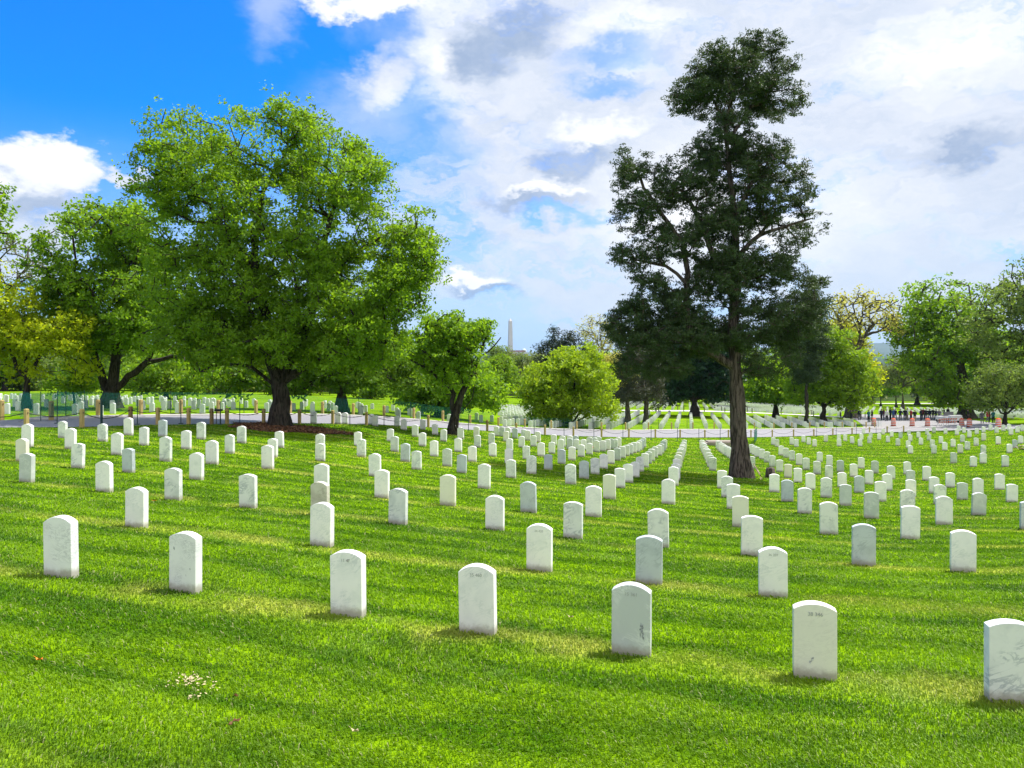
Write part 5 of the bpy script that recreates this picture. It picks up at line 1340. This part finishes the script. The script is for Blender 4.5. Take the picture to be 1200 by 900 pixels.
cov = mx(n.math('MINIMUM', cov, 1.), n.math('MULTIPLY', n.sstep(y, .1, -.35), n.sstep(streak, .15, .5, .75, 1.)))  # adds unseen cloud cover behind the camera as fill light
# shading of the cloud bodies
sn = n.math('ADD', n.math('MULTIPLY', n.noise(n.vmath('MULTIPLY', vs, (1., 2.2, 1.)), 6.5, 6., .6), .6), n.math('MULTIPLY', n.noise(n.vmath('MULTIPLY', vs, (1., 4.5, 1.)), 12., 6., .65, .6), .42))
dark = mx(blob(600, 45, 62, 28, .45, vs, .3), blob(662, 196, 40, 16, .4, vs), blob(625, 240, 60, 10, .5, vs), blob(545, 62, 34, 20, .5, vs, .4), blob(570, 338, 34, 7, .5, vs), blob(1120, 178, 34, 14, .5, vs), blob(1130, 178, 46, 16, .8, vs), blob(60, 238, 70, 14, .9, vs), blob(685, 185, 44, 12, .7, vs))
brt = mx(blob(30, 190, 70, 18, .6, vs), blob(90, 182, 36, 20, .6, vs), blob(430, 0, 110, 14, .7, vs), blob(702, 152, 44, 15, .4, vs), blob(640, 228, 44, 6, .5, vs), blob(555, 322, 34, 10, .35, vs), blob(505, 60, 18, 30, .8, vs, .5), blob(480, 120, 50, 20, .9, vs), blob(1120, 50, 70, 30, 1., vs), blob(1068, 96, 9, 8, .7, vs), blob(740, 25, 60, 18, .9, vs), blob(735, 75, 30, 12, .6, vs), blob(850, 250, 120, 60, 1., vs))
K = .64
c = n.mix(n.sstep(sn, .30, .70), (5.9*K, 6.8*K, 8.4*K), (8.2*K, 8.6*K, 9.5*K))
c = n.mix(n.sstep(el, .22, .02, 0., .7), c, (6.0*K, 7.3*K, 9.0*K))
bil = n.sstep(n.noise(n.vmath('MULTIPLY', vs, (1., 1.5, 1.)), 21., 6., .62, .3), .30, .66, .72, 1.)
c = n.mix(n.math('MULTIPLY', n.math('MULTIPLY', dark, bil), .95), c, (3.5*K, 4.6*K, 6.6*K))
c = n.mix(n.math('MULTIPLY', n.math('MULTIPLY', brt, bil), .9), c, (10.6*K, 10.7*K, 11.*K))
c = n.mix(n.sstep(y, .1, -.45), c, (11.5*K, 11.5*K, 11.6*K))  # unseen cloud behind the camera, added extra bright to fill the stone faces
blue = n.mix(1., sky.outputs[0], (.05, .66, 1.5), 'MULTIPLY')
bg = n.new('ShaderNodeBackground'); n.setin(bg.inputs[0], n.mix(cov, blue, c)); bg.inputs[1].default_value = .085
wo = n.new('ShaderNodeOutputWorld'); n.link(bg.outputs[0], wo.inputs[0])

HAZE = 4.5e-5
if HAZE:
    m = MB(); m.box((0, 5200, 45), (21000, 11600, 0)) if False else None
    zb, zt = -62., 176.
    m.box((0, 5200, (zb+zt)/2), (23400, 15400, zt-zb))
    hm, nt2, out = nmat('thin_air'); q = N(nt2)
    vol = q.new('ShaderNodeVolumePrincipled'); vol.inputs['Color'].default_value = (.42, .66, 1., 1); vol.inputs['Density'].default_value = HAZE; vol.inputs['Anisotropy'].default_value = .1
    q.link(vol.outputs[0], out.inputs['Volume'])
    o = m.build('haze', hm); tag(o, kind='stuff', label='thin pale blue air haze over the far land', cat='haze')

cam = bpy.data.cameras.new('camera'); co_ = bpy.data.objects.new('camera', cam); COL.objects.link(co_)
cam.sensor_fit = 'HORIZONTAL'; cam.sensor_width = 36.; cam.lens = F/1200*36; cam.shift_y = -(450-HY)/1200
cam.clip_start = .05; cam.clip_end = 30000.
co_.location = (0, 0, 0); co_.rotation_euler = (PI/2, 0, 0); scene.camera = co_
scene.render.engine = 'CYCLES'
cy = scene.cycles; cy.max_bounces = 8; cy.transparent_max_bounces = 24; cy.volume_bounces = 0; cy.diffuse_bounces = 3; cy.use_denoising = True
cy.use_adaptive_sampling = True
vs_ = scene.view_settings; vs_.view_transform = 'Standard'; vs_.look = 'None'; vs_.exposure = 1.0; vs_.gamma = 1.; vs_.use_curve_mapping = False
